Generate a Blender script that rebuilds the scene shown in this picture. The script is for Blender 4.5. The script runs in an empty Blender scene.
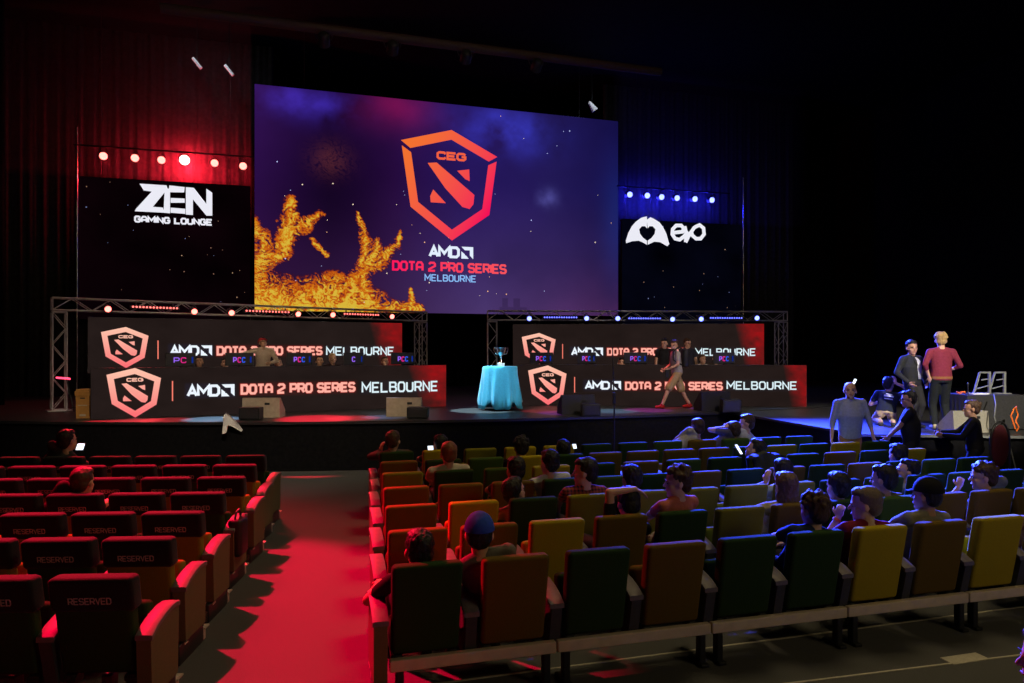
import bpy, bmesh, math, random
import numpy as np
from mathutils import Vector, Matrix, Euler
random.seed(7)
S = bpy.context.scene
COL = bpy.data.collections.new('hall'); S.collection.children.link(COL)
R = math.radians
# ------------------------------------------------------------------ camera
F, HOR, CZ, TH = 725.0, 350.0, 2.45, R(16)
cs, sn = math.cos(TH), math.sin(TH)
cam = bpy.data.cameras.new('camera'); co = bpy.data.objects.new('camera', cam); COL.objects.link(co)
cam.sensor_width = 36; cam.lens = F / 1024 * 36; cam.shift_y = (HOR - 341.5) / 1024
cam.clip_start = .05; cam.clip_end = 200
co.location = (0, 0, CZ); co.rotation_euler = (R(90), 0, -TH); S.camera = co
ST = 1.0          # stage deck height
def c2w(X, Z): return (X * cs + Z * sn, -X * sn + Z * cs)
def at_depth(px, Z):
    return c2w((px - 512) / F * Z, Z)
def at_z(px, py, z):                       # where the sight line meets a level plane
    Z = (CZ - z) * F / (py - HOR); return at_depth(px, Z)
def depth_at_y(px, Y):
    u = (px - 512) / F; return Y / (cs - u * sn)
def at_y(px, Y):
    return at_depth(px, depth_at_y(px, Y))
def z_of(py, Z): return CZ - (py - HOR) * Z / F

# ------------------------------------------------------------------ materials
def s2l(c): return tuple(((x / 255) / 12.92 if x / 255 <= .04045 else ((x / 255 + .055) / 1.055) ** 2.4) for x in c)
def mat(name, col, rough=.7, metal=0., bump=0., scale=40., var=.12, sheen=0., spec=.3, coat=0.):
    m = bpy.data.materials.new(name); m.use_nodes = True
    nt = m.node_tree; N = nt.nodes; L = nt.links; b = N['Principled BSDF']
    b.inputs['Roughness'].default_value = rough; b.inputs['Metallic'].default_value = metal
    b.inputs['Specular IOR Level'].default_value = spec
    if sheen: b.inputs['Sheen Weight'].default_value = sheen
    if coat: b.inputs['Coat Weight'].default_value = coat
    tc = N.new('ShaderNodeTexCoord'); nz = N.new('ShaderNodeTexNoise')
    nz.inputs['Scale'].default_value = scale; nz.inputs['Detail'].default_value = 3
    L.new(tc.outputs['Object'], nz.inputs['Vector'])
    rp = N.new('ShaderNodeValToRGB')
    rp.color_ramp.elements[0].position = .3; rp.color_ramp.elements[1].position = .7
    rp.color_ramp.elements[0].color = tuple(x * (1 - var) for x in col) + (1,)
    rp.color_ramp.elements[1].color = tuple(min(1, x * (1 + var)) for x in col) + (1,)
    L.new(nz.outputs['Fac'], rp.inputs['Fac']); L.new(rp.outputs['Color'], b.inputs['Base Color'])
    if bump:
        bp = N.new('ShaderNodeBump'); bp.inputs['Strength'].default_value = bump; bp.inputs['Distance'].default_value = .01
        L.new(nz.outputs['Fac'], bp.inputs['Height']); L.new(bp.outputs['Normal'], b.inputs['Normal'])
    return m
def emit(name, col, strength):
    m = bpy.data.materials.new(name); m.use_nodes = True; nt = m.node_tree
    nt.nodes.clear(); e = nt.nodes.new('ShaderNodeEmission'); o = nt.nodes.new('ShaderNodeOutputMaterial')
    e.inputs[0].default_value = tuple(col) + (1,); e.inputs[1].default_value = strength
    nt.links.new(e.outputs[0], o.inputs[0]); return m
def emit_attr(name, strength=1.0):
    m = bpy.data.materials.new(name); m.use_nodes = True; nt = m.node_tree
    nt.nodes.clear(); e = nt.nodes.new('ShaderNodeEmission'); o = nt.nodes.new('ShaderNodeOutputMaterial')
    a = nt.nodes.new('ShaderNodeAttribute'); a.attribute_name = 'Col'
    nt.links.new(a.outputs['Color'], e.inputs[0]); e.inputs[1].default_value = strength
    nt.links.new(e.outputs[0], o.inputs[0]); return m
M = {}
M['carpet'] = mat('carpet', (.095, .092, .095), .95, bump=.5, scale=140, var=.25, spec=.1)
M['stage'] = mat('stage_floor', (.035, .035, .037), .45, bump=.05, scale=25, var=.3, spec=.35)
M['black'] = mat('black_cloth', (.008, .008, .009), .95, scale=15, var=.3, spec=.03)
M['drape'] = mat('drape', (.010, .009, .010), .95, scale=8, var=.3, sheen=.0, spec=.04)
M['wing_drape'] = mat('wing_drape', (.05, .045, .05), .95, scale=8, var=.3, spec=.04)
M['wall'] = mat('wall_paint', (.008, .008, .009), .9, scale=5, var=.3, spec=.05)
M['plastic'] = mat('black_plastic', (.018, .018, .02), .5, var=.1)
M['post'] = mat('seat_post', (.045, .045, .05), .7, var=.15)
M['metal'] = mat('dark_metal', (.05, .05, .055), .4, .6)
M['alu'] = mat('aluminium', (.50, .48, .50), .45, .15, var=.1, scale=20)
M['beam'] = mat('beige_beam', (.62, .50, .38), .5, var=.1, scale=8)
M['footplate'] = mat('foot_plate', (.5, .45, .38), .5)
M['armpad'] = mat('arm_pad', (.14, .12, .135), .55, var=.12, scale=30)
M['armside'] = mat('arm_side', (.12, .11, .05), .9, bump=.2, scale=120)
M['green'] = mat('green_fabric', (.045, .085, .014), .95, bump=.3, scale=160, var=.15, spec=.1)
M['dark_green'] = mat('dark_green_fabric', (.020, .046, .012), .95, bump=.3, scale=160, var=.15, spec=.1)
M['mustard'] = mat('mustard_fabric', (.36, .27, .012), .95, bump=.3, scale=160, var=.12, spec=.1)
M['olive'] = mat('olive_fabric', (.17, .16, .014), .95, bump=.3, scale=160, var=.12, spec=.1)
M['brown'] = mat('brown_fabric', (.125, .078, .012), .95, bump=.3, scale=160, var=.12, spec=.1)
M['cover'] = mat('black_cover', (.012, .010, .012), .85, bump=.3, scale=120, var=.15, sheen=.1, spec=.1)
M['thread'] = mat('cover_lettering', (.40, .40, .38), .8, var=.3, scale=80)
M['beige'] = mat('beige_board', (.42, .34, .25), .7, var=.1, scale=14)
M['cardboard'] = mat('cardboard', (.50, .24, .06), .8, var=.1, scale=14)
M['cyan'] = mat('cyan_cloth', (.045, .36, .58), .8, bump=.1, scale=30, var=.08, sheen=.2)
M['silver'] = mat('silver', (.75, .75, .72), .25, 1.)
M['white'] = mat('white_cloth', (.75, .75, .75), .8)
M['paper'] = mat('paper', (.8, .8, .82), .8)
M['grey'] = mat('grey_frame', (.17, .18, .18), .6)
M['orange'] = mat('orange_cable', (.8, .16, .02), .5)
M['wood'] = mat('painted_board', (.02, .02, .022), .7)
M['sign'] = emit_attr('sign_emission', 1.0)
M['led_red'] = emit('red_lamp', (1, .16, .13), 5)
M['led_red_big'] = emit('bright_red_lamp', (1, .5, .4), 12)
M['led_blue'] = emit('blue_lamp', (.16, .20, 1), 4.5)
M['led_white'] = emit('pale_lamp', (.8, .85, 1), 12)
M['dot_red'] = emit('red_led', (1, .16, .14), 2.6)
M['dot_blue'] = emit('blue_led', (.12, .14, 1), 2.6)
M['phone'] = emit('phone_glow', (.75, .85, 1), 2.2)

# ------------------------------------------------------------------ mesh helpers
class MB:
    def __init__(s): s.v = []; s.f = []; s.c = []
    def add(s, vs, fs, col=None):
        b = len(s.v); s.v += [tuple(v) for v in vs]; s.f += [tuple(b + i for i in f) for f in fs]
        s.c += [col] * len(vs)
        return s
    def box(s, c, d, mtx=None, col=None):
        x, y, z = [k / 2 for k in d]
        vs = [Vector((a * x, b * y, e * z)) for a in (-1, 1) for b in (-1, 1) for e in (-1, 1)]
        if mtx is not None: vs = [mtx @ v for v in vs]
        vs = [v + Vector(c) for v in vs]
        return s.add(vs, [(0, 1, 3, 2), (4, 6, 7, 5), (0, 4, 5, 1), (2, 3, 7, 6), (0, 2, 6, 4), (1, 5, 7, 3)], col)
    def rbox(s, c, d, r, mtx=None, seg=3):
        bm = bmesh.new(); bmesh.ops.create_cube(bm, size=1)
        for v in bm.verts: v.co = Vector((v.co.x * d[0], v.co.y * d[1], v.co.z * d[2]))
        bmesh.ops.bevel(bm, geom=list(bm.edges), offset=r, segments=seg, profile=.5, affect='EDGES')
        vs = []
        for v in bm.verts:
            p = v.co.copy()
            if mtx is not None: p = mtx @ p
            vs.append(p + Vector(c))
        bm.verts.index_update()
        fs = [tuple(v.index for v in f.verts) for f in bm.faces]; bm.free()
        return s.add(vs, fs)
    def cone(s, a, b, ra, rb, n=10, cap=True):
        a, b = Vector(a), Vector(b); d = (b - a)
        if d.length < 1e-6: return s
        d.normalize(); u = d.orthogonal().normalized(); w = d.cross(u)
        vs = []
        for p, r in ((a, ra), (b, rb)):
            for i in range(n):
                t = 2 * math.pi * i / n; vs.append(p + (u * math.cos(t) + w * math.sin(t)) * r)
        fs = [(i, (i + 1) % n, n + (i + 1) % n, n + i) for i in range(n)]
        if cap: fs += [tuple(range(n - 1, -1, -1)), tuple(range(n, 2 * n))]
        return s.add(vs, fs)
    def tube(s, pts, r, n=8):
        pts = [Vector(p) for p in pts]
        rs = r if isinstance(r, (list, tuple)) else [r] * len(pts)
        rings = []; u = None
        for i, p in enumerate(pts):
            d = (pts[min(i + 1, len(pts) - 1)] - pts[max(i - 1, 0)]).normalized()
            u = d.orthogonal().normalized() if u is None else (u - d * u.dot(d)).normalized()
            w = d.cross(u)
            rings.append([p + (u * math.cos(2 * math.pi * k / n) + w * math.sin(2 * math.pi * k / n)) * rs[i] for k in range(n)])
        vs = [v for rg in rings for v in rg]; fs = []
        for i in range(len(pts) - 1):
            for k in range(n): fs.append((i * n + k, i * n + (k + 1) % n, (i + 1) * n + (k + 1) % n, (i + 1) * n + k))
        fs += [tuple(range(n - 1, -1, -1)), tuple((len(pts) - 1) * n + k for k in range(n))]
        return s.add(vs, fs)
    def ell(s, c, r, mtx=None, n=14, m=9):
        vs = [Vector((0, 0, 1))]
        for i in range(1, m):
            for k in range(n):
                a = math.pi * i / m; t = 2 * math.pi * k / n
                vs.append(Vector((math.sin(a) * math.cos(t), math.sin(a) * math.sin(t), math.cos(a))))
        vs.append(Vector((0, 0, -1)))
        out = []
        for v in vs:
            v = Vector((v.x * r[0], v.y * r[1], v.z * r[2]))
            if mtx is not None: v = mtx @ v
            out.append(v + Vector(c))
        fs = [(0, 1 + k, 1 + (k + 1) % n) for k in range(n)]
        for i in range(m - 2):
            for k in range(n): fs.append((1 + i * n + k, 1 + (i + 1) * n + k, 1 + (i + 1) * n + (k + 1) % n, 1 + i * n + (k + 1) % n))
        e = len(vs) - 1; b = 1 + (m - 2) * n
        fs += [(e, b + (k + 1) % n, b + k) for k in range(n)]
        return s.add(out, fs)
    def cap(s, a, b, ra, rb, n=12):                      # tapered capsule
        s.cone(a, b, ra, rb, n); s.ell(a, (ra,) * 3, n=n, m=8); s.ell(b, (rb,) * 3, n=n, m=8); return s
    def rings(s, rl, n=18):                             # rl: (centre, xaxis*rx, yaxis*ry)
        vs = []
        for c, ax, ay in rl:
            for k in range(n):
                t = 2 * math.pi * k / n
                ct, st = math.cos(t), math.sin(t)
                e = .85
                ct = math.copysign(abs(ct) ** e, ct); st = math.copysign(abs(st) ** e, st)
                vs.append(Vector(c) + Vector(ax) * ct + Vector(ay) * st)
        fs = []
        for i in range(len(rl) - 1):
            for k in range(n): fs.append((i * n + k, i * n + (k + 1) % n, (i + 1) * n + (k + 1) % n, (i + 1) * n + k))
        fs += [tuple(range(n - 1, -1, -1)), tuple((len(rl) - 1) * n + k for k in range(n))]
        return s.add(vs, fs)
    def lathe(s, prof, n=24, c=(0, 0, 0), fold=None):
        vs = []
        for (r, z) in prof:
            for k in range(n):
                t = 2 * math.pi * k / n; rr = r * (fold(t, z) if fold else 1)
                vs.append((c[0] + rr * math.cos(t), c[1] + rr * math.sin(t), c[2] + z))
        fs = []
        for i in range(len(prof) - 1):
            for k in range(n): fs.append((i * n + k, i * n + (k + 1) % n, (i + 1) * n + (k + 1) % n, (i + 1) * n + k))
        fs += [tuple(range(n - 1, -1, -1)), tuple((len(prof) - 1) * n + k for k in range(n))]
        return s.add(vs, fs)
    def prism(s, poly, y0, y1, col=None, cols=None):     # polygon in xz extruded along y
        n = len(poly)
        vs = [(x, y0, z) for x, z in poly] + [(x, y1, z) for x, z in poly]
        b = len(s.v)
        s.v += vs; s.f += [tuple(b + i for i in range(n)), tuple(b + 2 * n - 1 - i for i in range(n))]
        s.f += [(b + i, b + n + i, b + n + (i + 1) % n, b + (i + 1) % n) for i in range(n)]
        s.c += (list(cols) * 2) if cols else [col] * (2 * n)
        return s
    def mesh(s, name):
        me = bpy.data.meshes.new(name); me.from_pydata(s.v, [], s.f); me.update()
        bm = bmesh.new(); bm.from_mesh(me); bmesh.ops.recalc_face_normals(bm, faces=bm.faces); bm.to_mesh(me); bm.free()
        if any(c is not None for c in s.c):
            a = me.color_attributes.new('Col', 'FLOAT_COLOR', 'POINT')
            for i, c in enumerate(s.c): a.data[i].color = tuple(c or (1, 1, 1)) + (1,)
        return me
    def build(s, name, m, parent=None, smooth=False, loc=None, rz=0):
        me = s.mesh(name)
        return link(name, me, m, parent, smooth, loc, rz)
def link(name, me, m, parent=None, smooth=False, loc=None, rz=0):
    if m is not None and not me.materials: me.materials.append(m)
    if smooth:
        me.polygons.foreach_set('use_smooth', [True] * len(me.polygons))
        try: me.set_sharp_from_angle(angle=R(50))
        except Exception: pass
    o = bpy.data.objects.new(name, me); COL.objects.link(o)
    if parent is not None: o.parent = parent
    if loc is not None: o.location = loc
    if rz: o.rotation_euler = (0, 0, rz)
    return o
def tag(o, label, cat, group=None):
    o['label'] = label; o['category'] = cat
    if group: o['group'] = group
    return o
def thing(name, loc, rz, label, cat, group=None):
    o = bpy.data.objects.new(name, None); COL.objects.link(o); o.location = loc; o.rotation_euler = (0, 0, rz)
    o.empty_display_size = .1
    return tag(o, label, cat, group)
def struct(o): o['kind'] = 'structure'; return o
def stuff(o): o['kind'] = 'stuff'; return o

# ------------------------------------------------------------------ the hall
XL, XR, YB, YF, CH = -13., 24., 30., -4., 13.
struct(MB().box(((XL + XR) / 2, (YB + YF) / 2, -.05), (XR - XL, YB - YF, .1)).build('floor', M['carpet']))
struct(MB().box(((XL + XR) / 2, (YB + YF) / 2, CH + .05), (XR - XL, YB - YF, .1)).build('ceiling', M['wall']))
struct(MB().box((XL - .1, (YB + YF) / 2, CH / 2), (.2, YB - YF, CH)).build('wall_left', M['wall']))
struct(MB().box((XR + .1, (YB + YF) / 2, CH / 2), (.2, YB - YF, CH)).build('wall_right', M['wall']))
struct(MB().box(((XL + XR) / 2, YB + .1, CH / 2), (XR - XL, .2, CH)).build('wall_back', M['wall']))
struct(MB().box(((XL + XR) / 2, YF - .1, CH / 2), (XR - XL, .2, CH)).build('wall_front', M['wall']))
# stage deck: the front edge is an arc that bulges towards the seats
def edge_y(x): return 42.65 - math.sqrt(28.0 ** 2 - min(abs(x - 5.5), 20) ** 2)
xs = [XL + (XR - XL) * i / 60 for i in range(61)]
poly = [(x, edge_y(x)) for x in xs] + [(XR, YB), (XL, YB)]
def slab(poly, z0, z1, name, m, parent=None):
    n = len(poly); b = MB(); vs = [(x, y, z0) for x, y in poly] + [(x, y, z1) for x, y in poly]
    fs = [tuple(range(n - 1, -1, -1)), tuple(range(n, 2 * n))] + [(i, (i + 1) % n, n + (i + 1) % n, n + i) for i in range(n)]
    b.add(vs, fs); return b.build(name, m, parent)
struct(slab([(x, y + .05 if y < YB else y) for x, y in poly], 0, ST - .04, 'stage_front', M['black']))
struct(slab(poly, ST - .04, ST, 'stage_deck', M['stage']))
b = MB()
for i in range(60):
    x0, x1 = xs[i], xs[i + 1]; y0, y1 = edge_y(x0) - .012, edge_y(x1) - .012
    b.add([(x0, y0, ST - .05), (x1, y1, ST - .05), (x1, y1, ST + .004), (x0, y0, ST + .004), (x0, y0 + .03, ST + .004), (x1, y1 + .03, ST + .004)], [(0, 1, 2, 3), (3, 2, 5, 4)])
struct(b.build('trim_1', M['metal']))
# drapes
def drape(name, x0, x1, y, z0, z1, fold=.35, amp=.09, label=None, m='drape'):
    n = int((x1 - x0) / .06); b = MB(); vs = []
    for i in range(n + 1):
        x = x0 + (x1 - x0) * i / n
        yy = y + amp * math.sin(x / fold * 2 * math.pi + 1.3 * math.sin(x * .9)) + .03 * math.sin(x * 31)
        for z in (z0, z1): vs.append((x, yy, z))
    fs = [(2 * i, 2 * i + 2, 2 * i + 3, 2 * i + 1) for i in range(n)]
    b.add(vs, fs); o = b.build(name, M[m], smooth=True)
    md = o.modifiers.new('t', 'SOLIDIFY'); md.thickness = .01
    if label: tag(o, label, 'curtain')
    return o
drape('backdrop_curtain', XL + .3, XR - .3, 28.6, ST + .005, 12.6, label='full width black pleated curtain across the back of the stage')
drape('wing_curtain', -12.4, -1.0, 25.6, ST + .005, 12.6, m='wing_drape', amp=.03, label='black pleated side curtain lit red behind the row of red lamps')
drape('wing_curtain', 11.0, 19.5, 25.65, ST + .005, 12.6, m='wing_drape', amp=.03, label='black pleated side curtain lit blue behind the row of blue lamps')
drape('wing_curtain', -12.7, -7.6, 22.0, ST + .005, 12.6, label='black pleated curtain at the stage wing beyond the red side screen')

# ------------------------------------------------------------------ planes seen in perspective
class Plane:
    def __init__(s, pxl, Zl, pxr, Zr, z0, name, label, cat):
        s.Xl, s.Zl = (pxl - 512) / F * Zl, Zl; s.Xr, s.Zr = (pxr - 512) / F * Zr, Zr
        a = Vector(c2w(s.Xl, s.Zl)); c = Vector(c2w(s.Xr, s.Zr)); s.a = a; s.w = (c - a).length
        s.rz = math.atan2(c.y - a.y, c.x - a.x); s.z0 = z0
        s.root = thing(name, (a.x, a.y, z0), s.rz, label, cat)
    def m(s, px, py):
        u = (px - 512) / F; t = (u * s.Zl - s.Xl) / ((s.Xr - s.Xl) - u * (s.Zr - s.Zl))
        Z = s.Zl + t * (s.Zr - s.Zl); return (t * s.w, z_of(py, Z) - s.z0)
    def world(s, px, off=0.):
        t = s.m(px, 350)[0]; d = Vector((math.cos(s.rz), math.sin(s.rz))); nrm = Vector((d.y, -d.x))
        p = s.a + d * t + nrm * off; return p

# ------------------------------------------------------------------ lettering
G = {
 'A': [[(0, 0), (0, .75), (.25, 1), (.75, 1), (1, .75), (1, 0)], [(0, .4), (1, .4)]],
 'a': [[(0, 0), (.5, 1), (1, 0)], [(.2, .3), (.8, .3)]],
 'B': [[(0, 0), (0, 1), (.8, 1), (.95, .87), (.95, .65), (.8, .52), (0, .52)], [(.8, .52), (1, .38), (1, .15), (.82, 0), (0, 0)]],
 'C': [[(1, .8), (.8, 1), (.2, 1), (0, .8), (0, .2), (.2, 0), (.8, 0), (1, .2)]],
 'D': ['c', [(0, 0), (0, 1), (.75, 1), (1, .78), (1, .22), (.75, 0)]],
 'E': [[(1, 1), (0, 1), (0, 0), (1, 0)], [(0, .5), (.85, .5)]],
 'G': [[(1, .8), (.8, 1), (.2, 1), (0, .8), (0, .2), (.2, 0), (.8, 0), (1, .2), (1, .5), (.55, .5)]],
 'I': [[(.5, 0), (.5, 1)]],
 'L': [[(0, 1), (0, 0), (1, 0)]],
 'M': [[(0, 0), (0, 1), (.5, .35), (1, 1), (1, 0)]],
 'N': [[(0, 0), (0, 1), (1, 0), (1, 1)]],
 'O': ['c', [(.22, 0), (.78, 0), (1, .2), (1, .8), (.78, 1), (.22, 1), (0, .8), (0, .2)]],
 'P': [[(0, 0), (0, 1), (.8, 1), (1, .85), (1, .57), (.8, .42), (0, .42)]],
 'R': [[(0, 0), (0, 1), (.8, 1), (1, .85), (1, .6), (.8, .45), (0, .45)], [(.55, .45), (1, 0)]],
 'S': [[(1, .82), (.8, 1), (.2, 1), (0, .85), (0, .65), (.2, .52), (.8, .48), (1, .35), (1, .15), (.8, 0), (.2, 0), (0, .18)]],
 'T': [[(0, 1), (1, 1)], [(.5, 1), (.5, 0)]],
 'U': [[(0, 1), (0, .2), (.2, 0), (.8, 0), (1, .2), (1, 1)]],
 'V': [[(0, 1), (.5, 0), (1, 1)]],
 'Z': [[(0, 1), (1, 1), (0, 0), (1, 0)]],
 '2': [[(0, .82), (.2, 1), (.8, 1), (1, .85), (1, .6), (0, .2), (0, 0), (1, 0)]],
}
def strip(b, pts, t, y0, y1, closed=False, colf=None):
    n = len(pts); P = [Vector(p) for p in pts]; Lf, Rt = [], []
    for i in range(n):
        p = P[i]; pr = P[i - 1] if (i > 0 or closed) else None; nx = P[(i + 1) % n] if (i < n - 1 or closed) else None
        d1 = (p - pr).normalized() if pr is not None else None
        d2 = (nx - p).normalized() if nx is not None else None
        if d1 is None: d = d2; k = 1; p = p - d2 * 0
        elif d2 is None: d = d1; k = 1
        else:
            d = d1 + d2
            if d.length < .1: d = d2.copy()
            d.normalize(); k = 1 / max(.45, d.dot(d2))
        nn = Vector((-d.y, d.x)) * (t / 2 * k); Lf.append(p + nn); Rt.append(p - nn)
    for i in range(n if closed else n - 1):
        j = (i + 1) % n; q = [tuple(Lf[i]), tuple(Rt[i]), tuple(Rt[j]), tuple(Lf[j])]
        b.prism(q, y0, y1, cols=[colf(p) for p in q] if colf else None)
def write(b, text, x0, x1, z0, z1, t, y0=-.012, y1=.0, colf=None, gap=.32, alt='', slant=0.):
    wd = []
    for ch in text: wd.append(.45 if ch == ' ' else .001 if ch == 'I' else 1.25 if ch == 'M' else 1.)
    h = z1 - z0; tot = sum(wd) + gap * (len(text) - 1)
    # stroke is inside the box
    unit = (x1 - x0 - t) / tot; x = x0 + t / 2
    for ch, w in zip(text, wd):
        if ch != ' ':
            for k, pl in enumerate(G[ch]):
                if pl == 'c': continue
                cl = G[ch][0] == 'c'
                pts = []
                for (px, pz) in pl:
                    zz = z0 + t / 2 + pz * (h - t)
                    pts.append((x + px * w * unit + slant * (zz - z0), zz))
                strip(b, pts, t, y0 - .0004 * k, y1, cl, colf)
        x += (w + gap) * unit
    return b
def col_const(c): return lambda p: c
def amd_mark(b, x0, x1, z0, z1, c, y0=-.012):
    h = z1 - z0; w = x1 - x0; u = w / 4.05
    write(b, 'aMD', x0, x0 + u * 2.82, z0, z1, h * .22, y0=y0, colf=col_const(c), gap=.2)
    X = lambda p, q: (x1 - h * 1.0 + p * h, z0 + q * h)
    b.prism([X(0, 1), X(1, 1), X(1, 0), X(.72, .28), X(.72, .72), X(.28, .72)], y0, 0, col=c)
    b.prism([X(-.02, .60), X(-.02, 0), X(.60, 0), X(.36, .27), X(.27, .27), X(.27, .36)], y0, 0, col=c)
def shield(b, x0, x1, z0, z1, f, y0=-.012, dep=.012, bold=1.):
    # unit coordinates (u right, v down) of the emblem
    P = lambda u, v: (x0 + u * (x1 - x0), z1 - v * (z1 - z0))
    o = [(0, .13), (.515, 0), (1, .21), (.915, .75), (.52, 1), (.095, .715)]
    k = .15 * bold
    cx, cv = .51, .47
    def ins(p, a): return (cx + (p[0] - cx) * (1 - a), cv + (p[1] - cv) * (1 - a))
    inn = [ins(p, k * 1.55) for p in o]
    for i in range(6):
        j = (i + 1) % 6
        a0, a1, b1, b0 = o[i], o[j], inn[j], inn[i]
        for q in range(6):
            t0, t1 = q / 6, (q + 1) / 6
            L_ = lambda a, c, t: (a[0] + (c[0] - a[0]) * t, a[1] + (c[1] - a[1]) * t)
            if bold < .8 and i in (2, 5) and (q == 0 if i == 2 else q == 5): t0, t1 = (t0 + .08, t1) if i == 2 else (t0, t1 - .08)
            quad = [L_(a0, a1, t0), L_(a0, a1, t1), L_(b0, b1, t1), L_(b0, b1, t0)]
            b.prism([P(*p) for p in quad], y0, y0 + dep, cols=[f(*p) for p in quad])
    for pol in ([(.27, .315), (.36, .305), (.755, .575), (.745, .66), (.705, .705), (.63, .69), (.45, .53)], [(.575, .365), (.70, .345), (.705, .45), (.66, .435)], [(.325, .55), (.455, .665), (.30, .665), (.295, .61)]):
        b.prism([P(*p) for p in pol], y0, y0 + dep, cols=[f(*p) for p in pol])
    xa, za = P(.36, .275); xb, zb = P(.67, .20)
    write(b, 'CEG', xa, xb, za, zb, (zb - za) * .26, y0=y0, y1=y0 + dep, colf=lambda p: f(.5, .1), gap=.25)

# ------------------------------------------------------------------ procedural pictures shown by the screens
rng = np.random.default_rng(3)
def vnoise(x, y, seed=0, oct=5, gain=.5):
    out = np.zeros_like(x); amp = 1.; tot = 0
    for o in range(oct):
        g = np.random.default_rng(seed * 31 + o).random((64, 64))
        xi = np.floor(x).astype(int); yi = np.floor(y).astype(int); fx = x - xi; fy = y - yi
        fx = fx * fx * (3 - 2 * fx); fy = fy * fy * (3 - 2 * fy)
        a = g[yi % 64, xi % 64]; b_ = g[yi % 64, (xi + 1) % 64]; c = g[(yi + 1) % 64, xi % 64]; d = g[(yi + 1) % 64, (xi + 1) % 64]
        out += amp * (a * (1 - fx) * (1 - fy) + b_ * fx * (1 - fy) + c * (1 - fx) * fy + d * fx * fy); tot += amp
        amp *= gain; x = x * 2.03 + 7; y = y * 2.03 + 3
    return out / tot
def ramp(t, stops):
    t = np.clip(t, 0, 1); xs_ = [s[0] for s in stops]
    return np.stack([np.interp(t, xs_, [s2l(s[1])[k] for s in stops]) for k in range(3)], -1)
def picture(name, w, h, nx, nz, fn, parent, y=0., strength=None, thick=.12):
    """a screen: a lit face of nx*nz cells whose colours come from fn(u, v), with a housing behind"""
    U, V = np.meshgrid(np.linspace(0, 1, nx + 1), np.linspace(0, 1, nz + 1))
    vs = np.stack([U * w, np.full_like(U, y), (1 - V) * h], -1).reshape(-1, 3)
    idx = np.arange((nx + 1) * (nz + 1)).reshape(nz + 1, nx + 1)
    fs = np.stack([idx[:-1, :-1], idx[1:, :-1], idx[1:, 1:], idx[:-1, 1:]], -1).reshape(-1, 4)
    me = bpy.data.meshes.new(name); me.from_pydata(vs.tolist(), [], fs.tolist())
    a = me.color_attributes.new('Col', 'FLOAT_COLOR', 'POINT')
    c = fn(U, V).reshape(-1, 3); c4 = np.concatenate([c, np.ones((len(c), 1))], 1).astype(np.float32)
    a.data.foreach_set('color', c4.ravel())
    o = link(name, me, M['sign'], parent)
    MB().box((w / 2, y + thick / 2 + .004, h / 2), (w + .02, thick, h + .02)).build('housing', M['plastic'], parent)
    return o
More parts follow.
